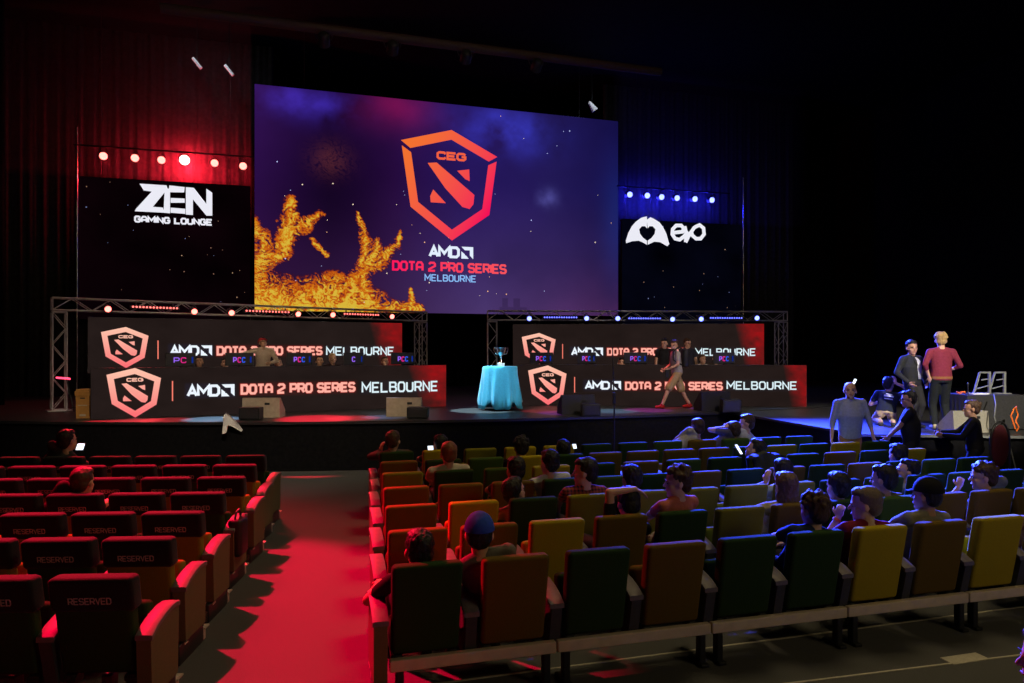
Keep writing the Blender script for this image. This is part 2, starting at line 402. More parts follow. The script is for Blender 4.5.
# main screen
MS = Plane(254.6, 23.0, 618.1, 23.0 * 1.164, z_of(310.4, 23.0), 'projection_screen', 'huge screen of purple sky and orange flames above the stage', 'screen')
SH = 226.5 / F * 23.0
def main_pic(U, V):
    n1 = vnoise(U * 6, V * 4, 1); n2 = vnoise(U * 11, V * 7, 2)
    base = np.zeros(U.shape + (3,))
    def L3(c): return np.array(s2l(c))
    top = np.exp(-((V) / .22) ** 2)[..., None]
    hx = [(0, (58, 22, 92)), (.18, (40, 14, 66)), (.35, (52, 18, 82)), (.55, (46, 28, 108)), (.8, (40, 30, 98)), (1, (26, 20, 84))]
    base = ramp(U, hx)
    low = ramp(U, [(0, (50, 22, 50)), (.3, (66, 36, 84)), (.6, (84, 62, 122)), (.85, (72, 50, 104)), (1, (60, 38, 84))])
    tv = np.clip((V - .35) / .65, 0, 1)[..., None] ** 1.3; base = base * (1 - tv) + low * tv
    dk = np.exp(-(((U - .20) / .17) ** 2 + ((V - .45) / .33) ** 2))[..., None]; base = base * (1 - .6 * dk)
    red = (np.exp(-(((U - .36) / .09) ** 2 + ((V - .04) / .1) ** 2)) * n1)[..., None]; base += red * L3((170, 10, 60)) * .7
    ble = (np.exp(-(((U - .66) / .13) ** 2 + ((V - .10) / .10) ** 2)) * np.clip(n2 * 2 - .6, 0, 1))[..., None]; base += ble * L3((60, 70, 230)) * .9
    bl2 = (np.exp(-(((U - .13) / .10) ** 2 + ((V - .06) / .07) ** 2)) * np.clip(n2 * 2 - .7, 0, 1))[..., None]; base += bl2 * L3((80, 60, 235)) * .9
    cy = np.exp(-(((U - 1.0) / .05) ** 2 + ((V - .55) / .3) ** 2))[..., None]; base += cy * L3((10, 40, 110)) * .7
    neb = (np.exp(-(((U - .78) / .03) ** 2 + ((V - .42) / .045) ** 2)) * np.clip(n2 * 3 - 1.1, 0, 1))[..., None]; base += neb * L3((110, 110, 200)) * .7
    pk = (np.clip((U - .6) / .4, 0, 1) * np.clip((V - .7) / .3, 0, 1) * n1)[..., None]; base += pk * L3((120, 40, 90)) * .35
    base *= (.8 + .4 * n1)[..., None]
    # skyline and towers, faint
    tw = (((abs(U - .655) < .008) | (abs(U - .69) < .01)) & (V > .92)) | ((U > .64) & (U < .72) & (V > .965))
    base = np.where(tw[..., None], base * .72, base)
    # flames
    wx = (vnoise(U * 9, V * 7 + 4, 5) - .5); wy = (vnoise(U * 8 + 9, V * 6, 6) - .5)
    u2, v2 = U + wx * .075, V + wy * .08
    def seg(x0, y0, x1, y1, r0, r1):
        dx, dy = (x1 - x0), (y1 - y0); px, py = (u2 - x0) * 1.77, (v2 - y0); ex, ey = dx * 1.77, dy
        t = np.clip((px * ex + py * ey) / (ex * ex + ey * ey), 0, 1)
        d = np.sqrt((px - ex * t) ** 2 + (py - ey * t) ** 2); r = r0 + (r1 - r0) * t
        return np.clip(1 - d / r, 0, 1)
    Hh = np.zeros_like(U)
    for a in [(0, .97, .27, .99, .17, .13), (.02, 1., .0, .62, .12, .05), (.03, .80, .07, .68, .05, .045), (.055, .74, .075, .50, .055, .03),
              (.10, .62, .15, .54, .05, .02), (.08, .64, .10, .60, .06, .04), (.22, .95, .26, .83, .09, .05), (.27, 1., .275, .72, .06, .03), (.275, .72, .245, .55, .045, .018),
              (.29, .80, .31, .70, .045, .04), (.31, .78, .355, .70, .05, .03), (.355, .70, .365, .62, .03, .012), (.13, .92, .19, .90, .10, .09),
              (.33, 1., .41, 1., .045, .03), (.385, .98, .385, .90, .03, .012), (.13, .67, .17, .74, .015, .012)]:
        Hh = np.maximum(Hh, seg(*a))
    rid = 1 - abs(vnoise(U * 22 + wx * 40, V * 8 + wy * 30, 8, 4, .45) * 2 - 1)
    rid2 = vnoise(U * 34 + wx * 60, V * 11 + 3 + wy * 36, 9, 5, .62)
    nn = rid ** 2 * .30 + (rid2 - .5) * 2.3
    heat = np.clip(Hh, 0, 1) ** .8 * 1.05 + (nn - .22) * 1.05 * np.clip(Hh * 4, 0, 1) - .10
    heat = np.clip(heat + np.clip(V - .86, 0, 1) * 1.2 * (Hh > 0), 0, 1)
    fl = ramp(heat, [(0, (0, 0, 0)), (.2, (96, 20, 26)), (.4, (196, 72, 24)), (.68, (240, 118, 24)), (.92, (250, 164, 30)), (1, (255, 214, 70))])
    al = np.clip(heat * 2.6, 0, 1)[..., None]; base = base * (1 - al) + fl * al
    sm = (np.exp(-(((U - .185) / .045) ** 2 + ((V - .31) / .07) ** 2)) * np.clip(rid * 1.3 - .5, 0, 1))[..., None]; base += sm * L3((170, 80, 60)) * .32
    return base * .68
picture('screen_image', MS.w, SH, 620, 350, main_pic, MS.root)
def mpx(px, py): return MS.m(px, py)
b = MB()
def shc(u, v):
    t = min(1, max(0, u * .85 + v * .55 - .18)); a, c = s2l((255, 120, 50)), s2l((255, 12, 92)); return tuple((a[k] + (c[k] - a[k]) * t) * .9 for k in range(3))
x0, z1 = mpx(401, 130); x1, z0 = mpx(497, 240)
z1 = mpx(449, 130)[1]; z0 = mpx(450, 240.5)[1]
shield(b, x0, x1, z0, z1, shc, y0=-.03, dep=.02, bold=.79)
b.build('emblem', M['sign'], MS.root)
b = MB(); xa, za = mpx(428.5, 257.3); xb, zb = mpx(473, 247.3); amd_mark(b, xa, xb, za, za + (zb - za), s2l((228, 240, 255)), -.03)
b.build('lettering', M['sign'], MS.root)
b = MB(); xa, za = mpx(392, 270.5); xb, _ = mpx(506.5, 270); zb = mpx(392, 260.3)[1]
write(b, 'DOTA 2 PRO SERIES', xa, xb, za, zb, (zb - za) * .2, y0=-.03, colf=lambda p: tuple(s2l((255, 22, 92))[k] + (s2l((250, 84, 92))[k] - s2l((255, 22, 92))[k]) * (p[0] - xa) / (xb - xa) for k in range(3)), gap=.36)
b.build('lettering', M['sign'], MS.root)
b = MB(); xa, za = mpx(424.5, 281); xb, _ = mpx(476, 281); zb = mpx(424.5, 274)[1]
write(b, 'MELBOURNE', xa, xb, za, zb, (zb - za) * .14, y0=-.03, colf=col_const(s2l((140, 190, 250))), gap=.42)
b.build('lettering', M['sign'], MS.root)
b = MB()
for k in range(46):
    x, z = random.uniform(.2, MS.w - .2), random.uniform(.3, SH - .2); r = random.choice((.012, .016, .025))
    b.prism([(x - r, z), (x, z - r), (x + r, z), (x, z + r)], -.02, -.01, col=s2l(random.choice(((255, 230, 200), (255, 190, 140), (190, 200, 255)))))
stuff(b.build('sparks', M['sign'], MS.root))

# side screens with their emblems
def side_screen(pxl, pxr, Y, ztop, zbot, label):
    Zl, Zr = depth_at_y(pxl, Y), depth_at_y(pxr, Y)
    P = Plane(pxl, Zl, pxr, Zr, zbot, 'side_screen', label, 'screen')
    sd = int(pxl)
    def pic(U, V):
        n = vnoise(U * 3, V * 3, sd); tint = np.array(s2l((16, 3, 8))) if pxl < 300 else np.array(s2l((5, 6, 20)))
        return n[..., None] * tint * 1.0
    picture('screen_image', P.w, ztop - zbot, 24, 24, pic, P.root)
    b = MB()
    for k in range(26):
        x, z = random.uniform(.1, P.w - .1), random.uniform(.1, ztop - zbot - .1); r = random.choice((.010, .014, .02))
        b.prism([(x - r, z), (x, z - r), (x + r, z), (x, z + r)], -.02, -.01, col=s2l(random.choice(((190, 150, 120), (150, 110, 90), (130, 140, 190)))))
    stuff(b.build('sparks', M['sign'], P.root)); return P
ZS = side_screen(79, 250, 24.9, 7.75, 3.4, 'black side screen with a white three letter lounge logo')
b = MB(); wc = s2l((235, 235, 245))
def zq(pts, c=wc): b.prism([ZS.m(70 + x / 3.415, 40 + y / 3.415) for x, y in pts], -.03, -.012, col=c)
zq([(238, 491), (330, 497), (334, 508), (283, 570), (318, 573), (322, 590), (222, 585), (226, 577), (280, 518), (252, 514)])
zq([(340, 497), (392, 503), (390, 521), (336, 520)]); zq([(324, 508), (342, 508), (342, 592), (320, 590)])
zq([(344, 540), (392, 542), (392, 556), (344, 556)]); zq([(344, 573), (394, 577), (394, 594), (344, 590)])
zq([(396, 503), (420, 505), (420, 598), (396, 596)]); zq([(408, 504), (424, 506), (486, 586), (486, 600), (466, 600), (408, 530)]); zq([(466, 508), (486, 522), (486, 600), (466, 600)])
xa, za = ZS.m(134.3, 222.4); xb, _ = ZS.m(212.6, 224.5); zb = ZS.m(134.3, 215.6)[1]
write(b, 'GAMING LOUNGE', xa, xb, za, zb, (zb - za) * .24, y0=-.03, colf=col_const(wc), gap=.36)
b.build('lettering', M['sign'], ZS.root)
EV = side_screen(622, 741, 24.9, 7.35, 3.2, 'black side screen with white hands forming a heart and looping logo')
b = MB()
def eq(pts, c=wc): b.prism([EV.m(560 + x / 4.02, 90 + y / 4.02) for x, y in pts], -.03, -.012, col=c)
def el(pts, t, closed=False):
    pp = [EV.m(560 + x / 4.02, 90 + y / 4.02) for x, y in pts]; strip(b, pp, t, -.031, -.012, closed, col_const(wc))
for sx, cx in ((1, 350), (-1, 350)):      # two hands that make a heart
    X = lambda d: cx - sx * d
    eq([(X(2), 508), (X(24), 514), (X(46), 530), (X(62), 548), (X(76), 575), (X(86), 606), (X(84), 616), (X(60), 608), (X(34), 606), (X(20), 612), (X(2), 622), (X(2), 606), (X(18), 594), (X(30), 578), (X(33), 560), (X(22), 548), (X(8), 548), (X(2), 556)] if sx > 0 else
       [(X(-2), 522), (X(12), 512), (X(26), 518), (X(48), 532), (X(62), 550), (X(76), 578), (X(88), 620), (X(80), 628), (X(52), 612), (X(28), 610), (X(2), 622), (X(2), 606), (X(18), 594), (X(30), 578), (X(33), 560), (X(22), 548), (X(8), 548), (X(2), 556)])
t_ = .135
el([(456, 574), (492, 570), (496, 556), (486, 545), (466, 545), (452, 560), (450, 580), (462, 598), (480, 602), (496, 590), (514, 570)], t_)
el([(500, 548), (506, 572), (504, 612)], t_); el([(504, 612), (520, 580), (540, 552)], t_)
el([(540, 552), (560, 543), (576, 556), (578, 580), (564, 598), (546, 598), (530, 584), (528, 572)], t_)
b.build('lettering', M['sign'], EV.root)
for px, Yp, lab in ((78, 24.8, 'thin upright pole at the edge of the red side screen'), (742, 24.8, 'thin upright pole at the edge of the blue side screen')):
    x, y = at_y(px, Yp); o = MB().tube([(x, y - .1, ST), (x, y - .1, 9.2)], .035).build('curtain_pole', M['silver'], smooth=True); tag(o, lab, 'pole')

for P, hh in ((MS, SH), (ZS, 7.75 - 3.4), (EV, 7.35 - 3.2)):
    for fx in (.12, .88): MB().tube([(P.w * fx, .07, hh + .01), (P.w * fx, .07, CH - P.z0)], .012, 6).build('hanging_cable', M['metal'], P.root)
# team desks: lit front panel + back panel
def led_pic(seed, redu, strength=1.):
    def f(U, V):
        n = vnoise(U * 14, V * 4, seed); n2 = vnoise(U * 40, V * 9, seed + 3)
        base = np.array(s2l((35, 26, 24)))[None, None] * (.75 + .5 * n)[..., None]
        r = np.clip((U - redu) / (1 - redu) * 1.5 + (.35 - V) * .6, 0, 1) ** .8 * (.15 + 1.2 * n2) * (.7 + .5 * n) * (1 - .35 * V); r = np.clip(r, 0, 1)[..., None]
        return base * (1 - r) + np.array(s2l((150, 18, 22)))[None, None] * r
    return f
PINK, WHT = s2l((255, 176, 160)), s2l((236, 244, 255))
def halo_pic(P, h, base_fn, marks):
    """glow around the lettering is part of the shown picture"""
    def f(U, V):
        c = base_fn(U, V); x = U * P.w; z = (1 - V) * h
        for (xa, xb, za, zb, colr, k) in marks:
            dx = np.maximum(np.maximum(xa - x, x - xb), 0); dz = np.maximum(np.maximum(za - z, z - zb), 0)
            g = np.exp(-(dx ** 2 + dz ** 2) / (.035 ** 2)) * k; c = c + g[..., None] * np.array(s2l(colr))
        return c
    return f
def team_panel(name, label, pxl, Zl, pxr, Zr, z0, z1, sh, div, amd, dota, melb, seed, redu):
    P = Plane(pxl, Zl, pxr, Zr, z0, name, label, 'screen'); h = z1 - z0
    def bx(q):            # (pxL, pxR, pyBottom, pyTop) measured at its left end
        xa, za = P.m(q[0], q[2]); xb, _ = P.m(q[1], q[2]); zb = P.m(q[0], q[3])[1]; return xa, xb, za, zb
    A, D, Me = bx(amd), bx(dota), bx(melb)
    marks = [(*A, (34, 60, 110), .07), (*D, (120, 16, 16), .12), (*Me, (34, 50, 70), .10)]
    picture('screen_image', P.w, h, 260, 36, halo_pic(P, h, led_pic(seed, redu), marks), P.root, thick=.10)
    b = MB(); amd_mark(b, A[0], A[1], A[2], A[3], WHT); e_ = .012; b2 = MB(); write(b2, 'DOTA 2 PRO SERIES', D[0] - e_, D[1] + e_, D[2] - e_, D[3] + e_, (D[3] - D[2]) * .22 + 2 * e_, y0=-.006, colf=col_const(s2l((150, 24, 24))), gap=.34)
    b.build('lettering', M['sign'], P.root); b2.build('lettering_glow', M['sign'], P.root)
    b = MB(); write(b, 'DOTA 2 PRO SERIES', D[0], D[1], D[2], D[3], (D[3] - D[2]) * .22, colf=col_const(PINK), gap=.34); b.build('lettering', M['sign'], P.root)
    b = MB(); write(b, 'MELBOURNE', Me[0], Me[1], Me[2], Me[3], (Me[3] - Me[2]) * .16, colf=col_const(s2l((220, 238, 245))), gap=.40); b.build('lettering', M['sign'], P.root)
    b = MB(); xd, zd = P.m(div[0], div[2]); zt = P.m(div[0], div[1])[1]; b.prism([(xd - .012, zd), (xd + .012, zd), (xd + .012, zt), (xd - .012, zt)], -.012, 0, col=s2l((255, 130, 110))); b.build('divider', M['sign'], P.root)
    b = MB(); xa, _ = P.m(sh[0], 350); xb, _ = P.m(sh[1], 350); zt = P.m((sh[0] + sh[1]) / 2, sh[2])[1]; zb = P.m((sh[0] + sh[1]) / 2, sh[3])[1]
    def fc(u, v):
        a, c = s2l((255, 196, 172)), s2l((252, 104, 112)); t = min(1, max(0, v)); return tuple(a[k] + (c[k] - a[k]) * t for k in range(3))
    shield(b, xa, xb, zb, zt, fc, y0=-.014, dep=.012, bold=1.1); b.build('emblem', M['sign'], P.root)
    return P
LF = team_panel('desk_screen', 'lit dark panel fronting the team desk under the red lamps', 91, 15.2, 446, 18.65, ST + .002, ST + 1.06,
                (106.5, 161, 368, 417.5), (172.5, 381, 401), (186.5, 234.5, 397.3, 385), (240.5, 355.5, 394.8, 384), (361.5, 438, 393.2, 382.2), 11, .885)
LB = team_panel('backdrop_screen', 'lit dark backdrop panel behind the team desk under the red lamps', 88, 17.2, 402, 21.1, ST + .9, 3.23,
                (101, 148.5, 327, 368), (158, 340.5, 359), (169.5, 212, 355.7, 345.3), (216.5, 322.5, 355.6, 346), (326, 394, 355.6, 346.6), 12, .89)
RF = team_panel('desk_screen', 'lit dark panel fronting the team desk under the blue lamps', 517, 19.0, 806.5, 18.5, ST + .002, ST + 1.06,
                (528.2, 566.5, 365.4, 405), (574.6, 377, 392.5), (584.6, 621, 389.6, 381), (625, 722.8, 390, 381.6), (726.5, 797, 389.6, 381.2), 13, .93)
RB = team_panel('backdrop_screen', 'lit dark backdrop panel behind the team desk under the blue lamps', 513, 21.5, 764, 21.0, ST + .9, 3.21,
                (521.8, 555.6, 333, 364), (562.6, 344, 358.6), (571, 603, 355.8, 347.6), (607, 690.5, 355.6, 348), (695, 755.8, 355.9, 348.3), 14, .90)
for P, hh in ((LB, .9), (RB, .9)):
    b = MB()
    for k in range(4): b.box((P.w * (k + .5) / 4, .2, -hh / 2 + .0), (.06, .06, hh - .002))
    b.build('support', M['metal'], P.root)
def desk(P, label):
    d = Vector((math.cos(P.rz), math.sin(P.rz))); t = thing('team_desk', (P.a.x, P.a.y, ST), P.rz, label, 'desk')
    MB().rbox((P.w / 2, .52, 1.015), (P.w - .1, .72, .04), .006).build('tabletop', M['wood'], t)
    for k in range(5):
        for yy in (.25, .8): MB().box((.2 + (P.w - .4) * k / 4, yy, .498), (.05, .05, .99)).build('leg', M['metal'], t)
    return t
desk(LF, 'long black team desk behind the panel under the red lamps')
desk(RF, 'long black team desk behind the panel under the blue lamps')

# ------------------------------------------------------------------ trusses
def truss(pxl, Zl, pxr, Zr, ztop, label):
    a = Vector(c2w((pxl - 512) / F * Zl, Zl)); c = Vector(c2w((pxr - 512) / F * Zr, Zr)); w = (c - a).length; rz = math.atan2(c.y - a.y, c.x - a.x)
    t = thing('lighting_truss', (a.x, a.y, ST), rz, label, 'truss'); H = ztop - ST; g = .29; r = .022
    def lattice(p0, p1, up, side, name):
        b = MB(); p0, p1, up, side = Vector(p0), Vector(p1), Vector(up), Vector(side); L = (p1 - p0).length; d = (p1 - p0).normalized()
        for i in (0, 1):
            for j in (0, 1): b.tube([p0 + up * g * i + side * g * j, p1 + up * g * i + side * g * j], r, 8)
        n = max(2, round(L / .42)); e = L / n
        for f0, f1 in (((0, 0), (1, 0)), ((0, 1), (1, 1)), ((0, 0), (0, 1)), ((1, 0), (1, 1))):
            o0 = up * g * f0[0] + side * g * f0[1]; o1 = up * g * f1[0] + side * g * f1[1]
            for k in range(n):
                q0, q1 = (o0, o1) if k % 2 == 0 else (o1, o0)
                b.tube([p0 + d * e * k + q0, p0 + d * e * (k + 1) + q1], .011, 6)
            for e_ in (0, L): b.tube([p0 + d * e_ + o0, p0 + d * e_ + o1], .018, 6)
        return b.build(name, M['alu'], t, smooth=True)
    lattice((r, 0, H - g), (w - r, 0, H - g), (0, 0, 1), (0, 1, 0), 'crossbeam')
    for x in (r, w - g - r):
        lattice((x, 0, .025), (x, 0, H - g - .05), (1, 0, 0), (0, 1, 0), 'leg')
        MB().box((x + g / 2, g / 2, .0125), (.5, .5, .022)).build('base_plate', M['alu'], t)
    return a, rz, w, t
ZT = 3.69
TL = truss(51.5, 17.1, 427.5, 23.7, ZT, 'silver lighting truss arch with red lamps over the team desk')
TR = truss(487, 22.9, 788, 23.4, ZT, 'silver lighting truss arch with blue lamps over the team desk')
def on_truss(T, pxl, Zl, pxr, Zr, px):
    u = (px - 512) / F; Xl, Xr = (pxl - 512) / F * Zl, (pxr - 512) / F * Zr
    t = (u * Zl - Xl) / ((Xr - Xl) - u * (Zr - Zl)); return t * T[2], Zl + t * (Zr - Zl)
def lamp_obj(loc, aim, lens_mat, label, cat='lamp', r=.11, group=None, hang=.2, name='stage_spotlight'):
    """a can with a lens that points along aim, hung on a yoke"""
    t = thing(name, loc, 0, label, cat, group); d = Vector(aim).normalized(); q = d.to_track_quat('Z', 'X').to_matrix()
    b = MB(); prof = [(r * .55, -.24), (r * .9, -.20), (r, -.10), (r, .02), (r * 1.06, .03)]
    lb = MB().lathe(prof, 20); vs = [q @ Vector(v) for v in lb.v]; b.add(vs, lb.f); b.build('housing', M['plastic'], t, smooth=True)
    b = MB(); lb = MB().lathe([(r * .86, .028), (r * .86, .04), (r * .5, .048)], 20); b.add([q @ Vector(v) for v in lb.v], lb.f); b.build('lens', lens_mat, t)
    b = MB(); b.tube([q @ Vector((0, r * 1.15, -.08)), q @ Vector((0, r * 1.15, -.08)) * .3 + Vector((r * 1.1, 0, hang * .6)), Vector((0, 0, hang))], .012, 6)
    b.tube([q @ Vector((0, -r * 1.15, -.08)), q @ Vector((0, -r * 1.15, -.08)) * .3 + Vector((-r * 1.1, 0, hang * .6)), Vector((0, 0, hang))], .012, 6)
    b.build('yoke', M['metal'], t); return t
ordn = ['first', 'second', 'third', 'fourth', 'fifth', 'sixth', 'seventh', 'eighth', 'ninth', 'tenth', 'eleventh', 'twelfth', 'thirteenth', 'fourteenth', 'fifteenth', 'sixteenth']
def truss_lights(T, args, lamps, bars, mt, dt, colr):
    a, rz, w, _ = T; d = Vector((math.cos(rz), math.sin(rz))); nrm = Vector((d.y, -d.x))
    for i, (px, py) in enumerate(lamps):
        s_, Z = on_truss(T, *args, px); p = a + d * s_ + nrm * .10
        lamp_obj((p.x, p.y, z_of(py, Z)), (nrm.x, nrm.y, -.25), mt, f'{colr} can lamp on the desk truss, {ordn[i]} from its left end', r=.085, group=f'{colr} lamps along the desk truss', hang=.16)
    for i, (p0, p1, py) in enumerate(bars):
        s0, Z0 = on_truss(T, *args, p0); s1, Z1 = on_truss(T, *args, p1); p = a + d * s0 + nrm * .11; L = s1 - s0
        t = thing('led_bar_lamp', (p.x, p.y, z_of(py, (Z0 + Z1) / 2)), rz, f'{colr} strip lamp of round dots on the truss, {ordn[i]} from its left end', 'lamp', f'{colr} strip lamps on the desk truss')
        MB().rbox((L / 2, 0, 0), (L + .06, .09, .085), .01).build('housing', M['plastic'], t)
        n = 14; lm = MB().cone((0, -.045, 0), (0, -.056, 0), .026, .024, 10).mesh('led'); lm.materials.append(dt)
        for k in range(n): link('led', lm, None, t, loc=(L * (k + .5) / n, 0, 0))
        b = MB()
        for x in (.12, L - .12): b.box((x, .02, .075), (.03, .03, .07))
        b.build('bracket', M['metal'], t)
truss_lights(TL, (51.5, 17.1, 427.5, 23.7), [(107, 309), (193, 311.5), (230, 312.8), (296.5, 314), (331, 314.8), (390, 316.5)], [(130, 177, 307.8), (243, 288, 311.7), (341, 377, 314.6)], M['led_red'], M['dot_red'], 'red')
truss_lights(TR, (487, 22.9, 788, 23.4), [(529, 318.5), (586, 318.3), (617, 318.4), (671.5, 319.2), (700, 319), (755.5, 318)], [(543, 577, 317.6), (627, 660, 318.6), (708, 741, 318.2)], M['led_blue'], M['dot_blue'], 'blue')

# lamps high above the side screens: each is a thing and carries a real spot light
def light(kind, name, loc, energy, color, aim=None, angle=60, blend=.6, size=.1, sizey=None):
    l = bpy.data.lights.new(name, kind); l.energy = energy; l.color = color
    if kind == 'SPOT': l.spot_size = R(angle); l.spot_blend = blend; l.shadow_soft_size = size
    elif kind == 'AREA': l.size = size; l.shape = 'RECTANGLE' if sizey else 'SQUARE'; l.size_y = sizey or size
    else: l.shadow_soft_size = size
    o = bpy.data.objects.new(name, l); COL.objects.link(o); o.location = loc
    if aim is not None: o.rotation_euler = (Vector(aim) - Vector(loc)).to_track_quat('-Z', 'Y').to_euler()
    return o
RED, BLU = (1, .015, .035), (.03, .06, 1)
yl = 24.55
pole_x = []
for i, (px, py) in enumerate([(103.5, 156), (135, 158), (161.5, 160), (184.5, 160), (214.5, 163), (243, 166)]):
    x, y = at_y(px, yl); z = z_of(py, depth_at_y(px, yl)); big = i == 3; pole_x.append(x)
    lamp_obj((x, y, z), (.15, -1, -.3), M['led_red_big'] if big else M['led_red'], f'{"brightest " if big else ""}red lamp in the high row over the lounge logo, {ordn[i]} from left', r=.17 if big else .13, group='red lamps in the high row', hang=.28)
    aim = (-1.0, 5.6, 0) if big else (-2.2 + i * .25, 6 + .3 * i, 0)
    light('SPOT', 'lamp_beam', (x, y - .18, z - .05), 9000 if big else 2200, RED, aim, 27 if big else 28, .75, .05 if big else .1)
    light('POINT', 'added_curtain_glow', (x, y + .42, z), 420 if big else 9, RED, size=.12)  # point light added behind the lamp to throw a glow on the curtain
z0 = 8.32
o = MB().tube([(pole_x[0] - .8, yl, 8.62), (pole_x[-1] + .5, yl, 8.62)], .03).build('hanging_pipe', M['metal'], smooth=True); tag(o, 'dark pipe that carries the high row of red lamps', 'pipe')
bx_ = []
for i, (px, py) in enumerate([(629.5, 194.5), (647, 195.5), (661.3, 197), (676.8, 198), (694.6, 199), (711.6, 200)]):
    x, y = at_y(px, yl); z = z_of(py, depth_at_y(px, yl)); bx_.append(x)
    lamp_obj((x, y, z), (-.05, -1, -.3), M['led_blue'], f'blue lamp in the high row over the heart logo, {ordn[i]} from left', r=.12, group='blue lamps in the high row', hang=.28)
    light('SPOT', 'lamp_beam', (x, y - .18, z - .05), 95000, BLU, (6.0 + i * .6, 8.7 - .3 * i, .9), 19, .8, .1)
    light('POINT', 'added_curtain_glow', (x, y + .42, z), 36, (.02, .02, 1), size=.12)  # added point light again, for the blue glow on this curtain
o = MB().tube([(bx_[0] - .5, yl, 8.48), (bx_[-1] + .8, yl, 8.48)], .03).build('hanging_pipe', M['metal'], smooth=True); tag(o, 'dark pipe that carries the high row of blue lamps', 'pipe')
# batten under the ceiling and small fixtures
x, y = at_depth(160, 14); x2, y2 = at_depth(660, 19)
o = MB().tube([(x, y, z_of(8, 14)), (x2, y2, z_of(72, 19))], .11).build('lighting_batten', mat('batten_paint', (.06, .035, .03), .6), smooth=True); tag(o, 'long dark batten hanging under the ceiling with small lamps', 'pipe')
for i, (px, py) in enumerate([(355, 36), (428, 46), (505, 56), (292, 28)]):
    tt = (px - 160) / 500; Z = 14 + 5 * tt; xx, yy = x + (x2 - x) * tt * 1.0, y + (y2 - y) * tt
    zz = z_of(8, 14) + (z_of(72, 19) - z_of(8, 14)) * tt
    lamp_obj((xx, yy, zz - .30), (0, 1, -.6), M['plastic'], f'unlit black lamp under the ceiling batten, {["second", "third", "rightmost", "leftmost"][i]} of four', r=.13, group='unlit lamps under the ceiling batten', hang=.26)
for i, (px, py, lab) in enumerate([(197, 63, 'small white reflector hanging above the red lamps, the longer one'), (229, 70, 'small white reflector hanging above the red lamps, nearer the big screen'), (592, 106, 'small white reflector at the top edge of the big screen')]):
    x, y = at_y(px, 24.2); z = z_of(py, depth_at_y(px, 24.2)); t = thing('lamp_reflector', (x, y, z), 0, lab, 'lamp')
    MB().cone((-.12, 0, .14), (.12, 0, -.16), .05, .13 if i == 2 else .05, 12).build('shade', M['white'], t)
    MB().tube([(0, 0, .05), (0, 0, 13.0 - z)], .01, 6).build('cord', M['plastic'], t)
    light('POINT', 'reflector_glint', (x, y - .5, z + .1), 6, (.8, .9, 1), size=.05)

# ------------------------------------------------------------------ auditorium seats
SH_ = .98
def shear(lean, z0, y0):                 # backrest leans backwards with height
    return lambda v: Vector((v[0], y0 - (v[2] - z0) * lean, v[2]))
PROTO = {}
def mesh_of(b, name, m):
    me = b.mesh(name); me.materials.append(m); me.polygons.foreach_set('use_smooth', [True] * len(me.polygons))
    try: me.set_sharp_from_angle(angle=R(45))
    except Exception: pass
    return me
LEAN = .19
def seat_meshes(fab):
    if fab in PROTO: return PROTO[fab]
    b = MB(); b.rbox((0, .015, 0), (.482, .13, .65), .034, seg=4)
    b.v = [((v[0] * (1.02 - .035 * min(1, max(0, (.2 - v[2]) / .2)))), v[1] + .175 - (v[2] + .325) * LEAN - .03 * math.cos(v[0] * 5) * (v[1] > 0), v[2] + .655) for v in b.v]
    back = mesh_of(b, 'backrest', M[fab])
    b = MB(); b.rbox((0, .345, .53), (.46, .11, .40), .035, Matrix.Rotation(R(-8), 3, 'X'), 4); up = mesh_of(b, 'seat_cushion', M[fab])
    b = MB(); b.rbox((0, .42, .385), (.44, .44, .10), .035, Matrix.Rotation(R(3), 3, 'X'), 4); dn = mesh_of(b, 'seat_cushion', M[fab])
    PROTO[fab] = (back, up, dn); return PROTO[fab]
# arm: a side panel and a pad with a curved top
def arm_profile():
    top = [(.07, .60), (.16, .645), (.27, .675), (.38, .69), (.47, .688), (.52, .675)]
    return top
def arm_mesh(full, m):
    tp = arm_profile(); w = .047 if full else .04
    b = MB(); zb = .17 if full else .26
    poly = [(.09 if full else .14, zb), (.50, zb)] + [(y, z - .03) for y, z in reversed(tp)]
    n = len(poly); vs = [(x, y, z) for x in (-w, w) for y, z in poly]
    b.add(vs, [tuple(range(n)), tuple(range(2 * n - 1, n - 1, -1))] + [(i, n + i, n + (i + 1) % n, (i + 1) % n) for i in range(n)])
    return mesh_of(b, 'arm_panel', m)
def pad_mesh():
    tp = arm_profile(); b = MB(); w = .056; vs = []
    for y, z in tp: vs += [(-w, y, z - .035), (-w, y, z - .006), (-w + .008, y, z), (w - .008, y, z), (w, y, z - .006), (w, y, z - .035)]
    fs = []
    for i in range(len(tp) - 1):
        for k in range(6): fs.append((i * 6 + k, i * 6 + (k + 1) % 6, (i + 1) * 6 + (k + 1) % 6, (i + 1) * 6 + k))
    fs += [tuple(range(6)), tuple((len(tp) - 1) * 6 + k for k in range(5, -1, -1))]
    b.add(vs, fs); return mesh_of(b, 'arm_pad', M['armpad'])
ARM_PAD = pad_mesh(); ARM_IN = arm_mesh(False, M['post']); ARM_END = arm_mesh(True, M['armside'])
b = MB(); b.rbox((0, .205, .285), (.07, .12, .08), .015); b.cone((-.04, .165, .29), (.04, .165, .29), .025, .025, 12); HINGE = mesh_of(b, 'hinge', M['plastic'])
b = MB(); b.rbox((0, .27, .14), (.07, .10, .28), .012); b.rbox((0, .27, .012), (.13, .34, .024), .008); PED = mesh_of(b, 'pedestal', M['metal'])
b = MB(); b.box((0, .13, .145), (.075, .07, .012)); b.box((0, .58, .10), (.07, .10, .012)); b.rbox((0, .30, .06), (.05, .56, .115), .01); FOOTP = mesh_of(b, 'foot_plate', M['footplate'])
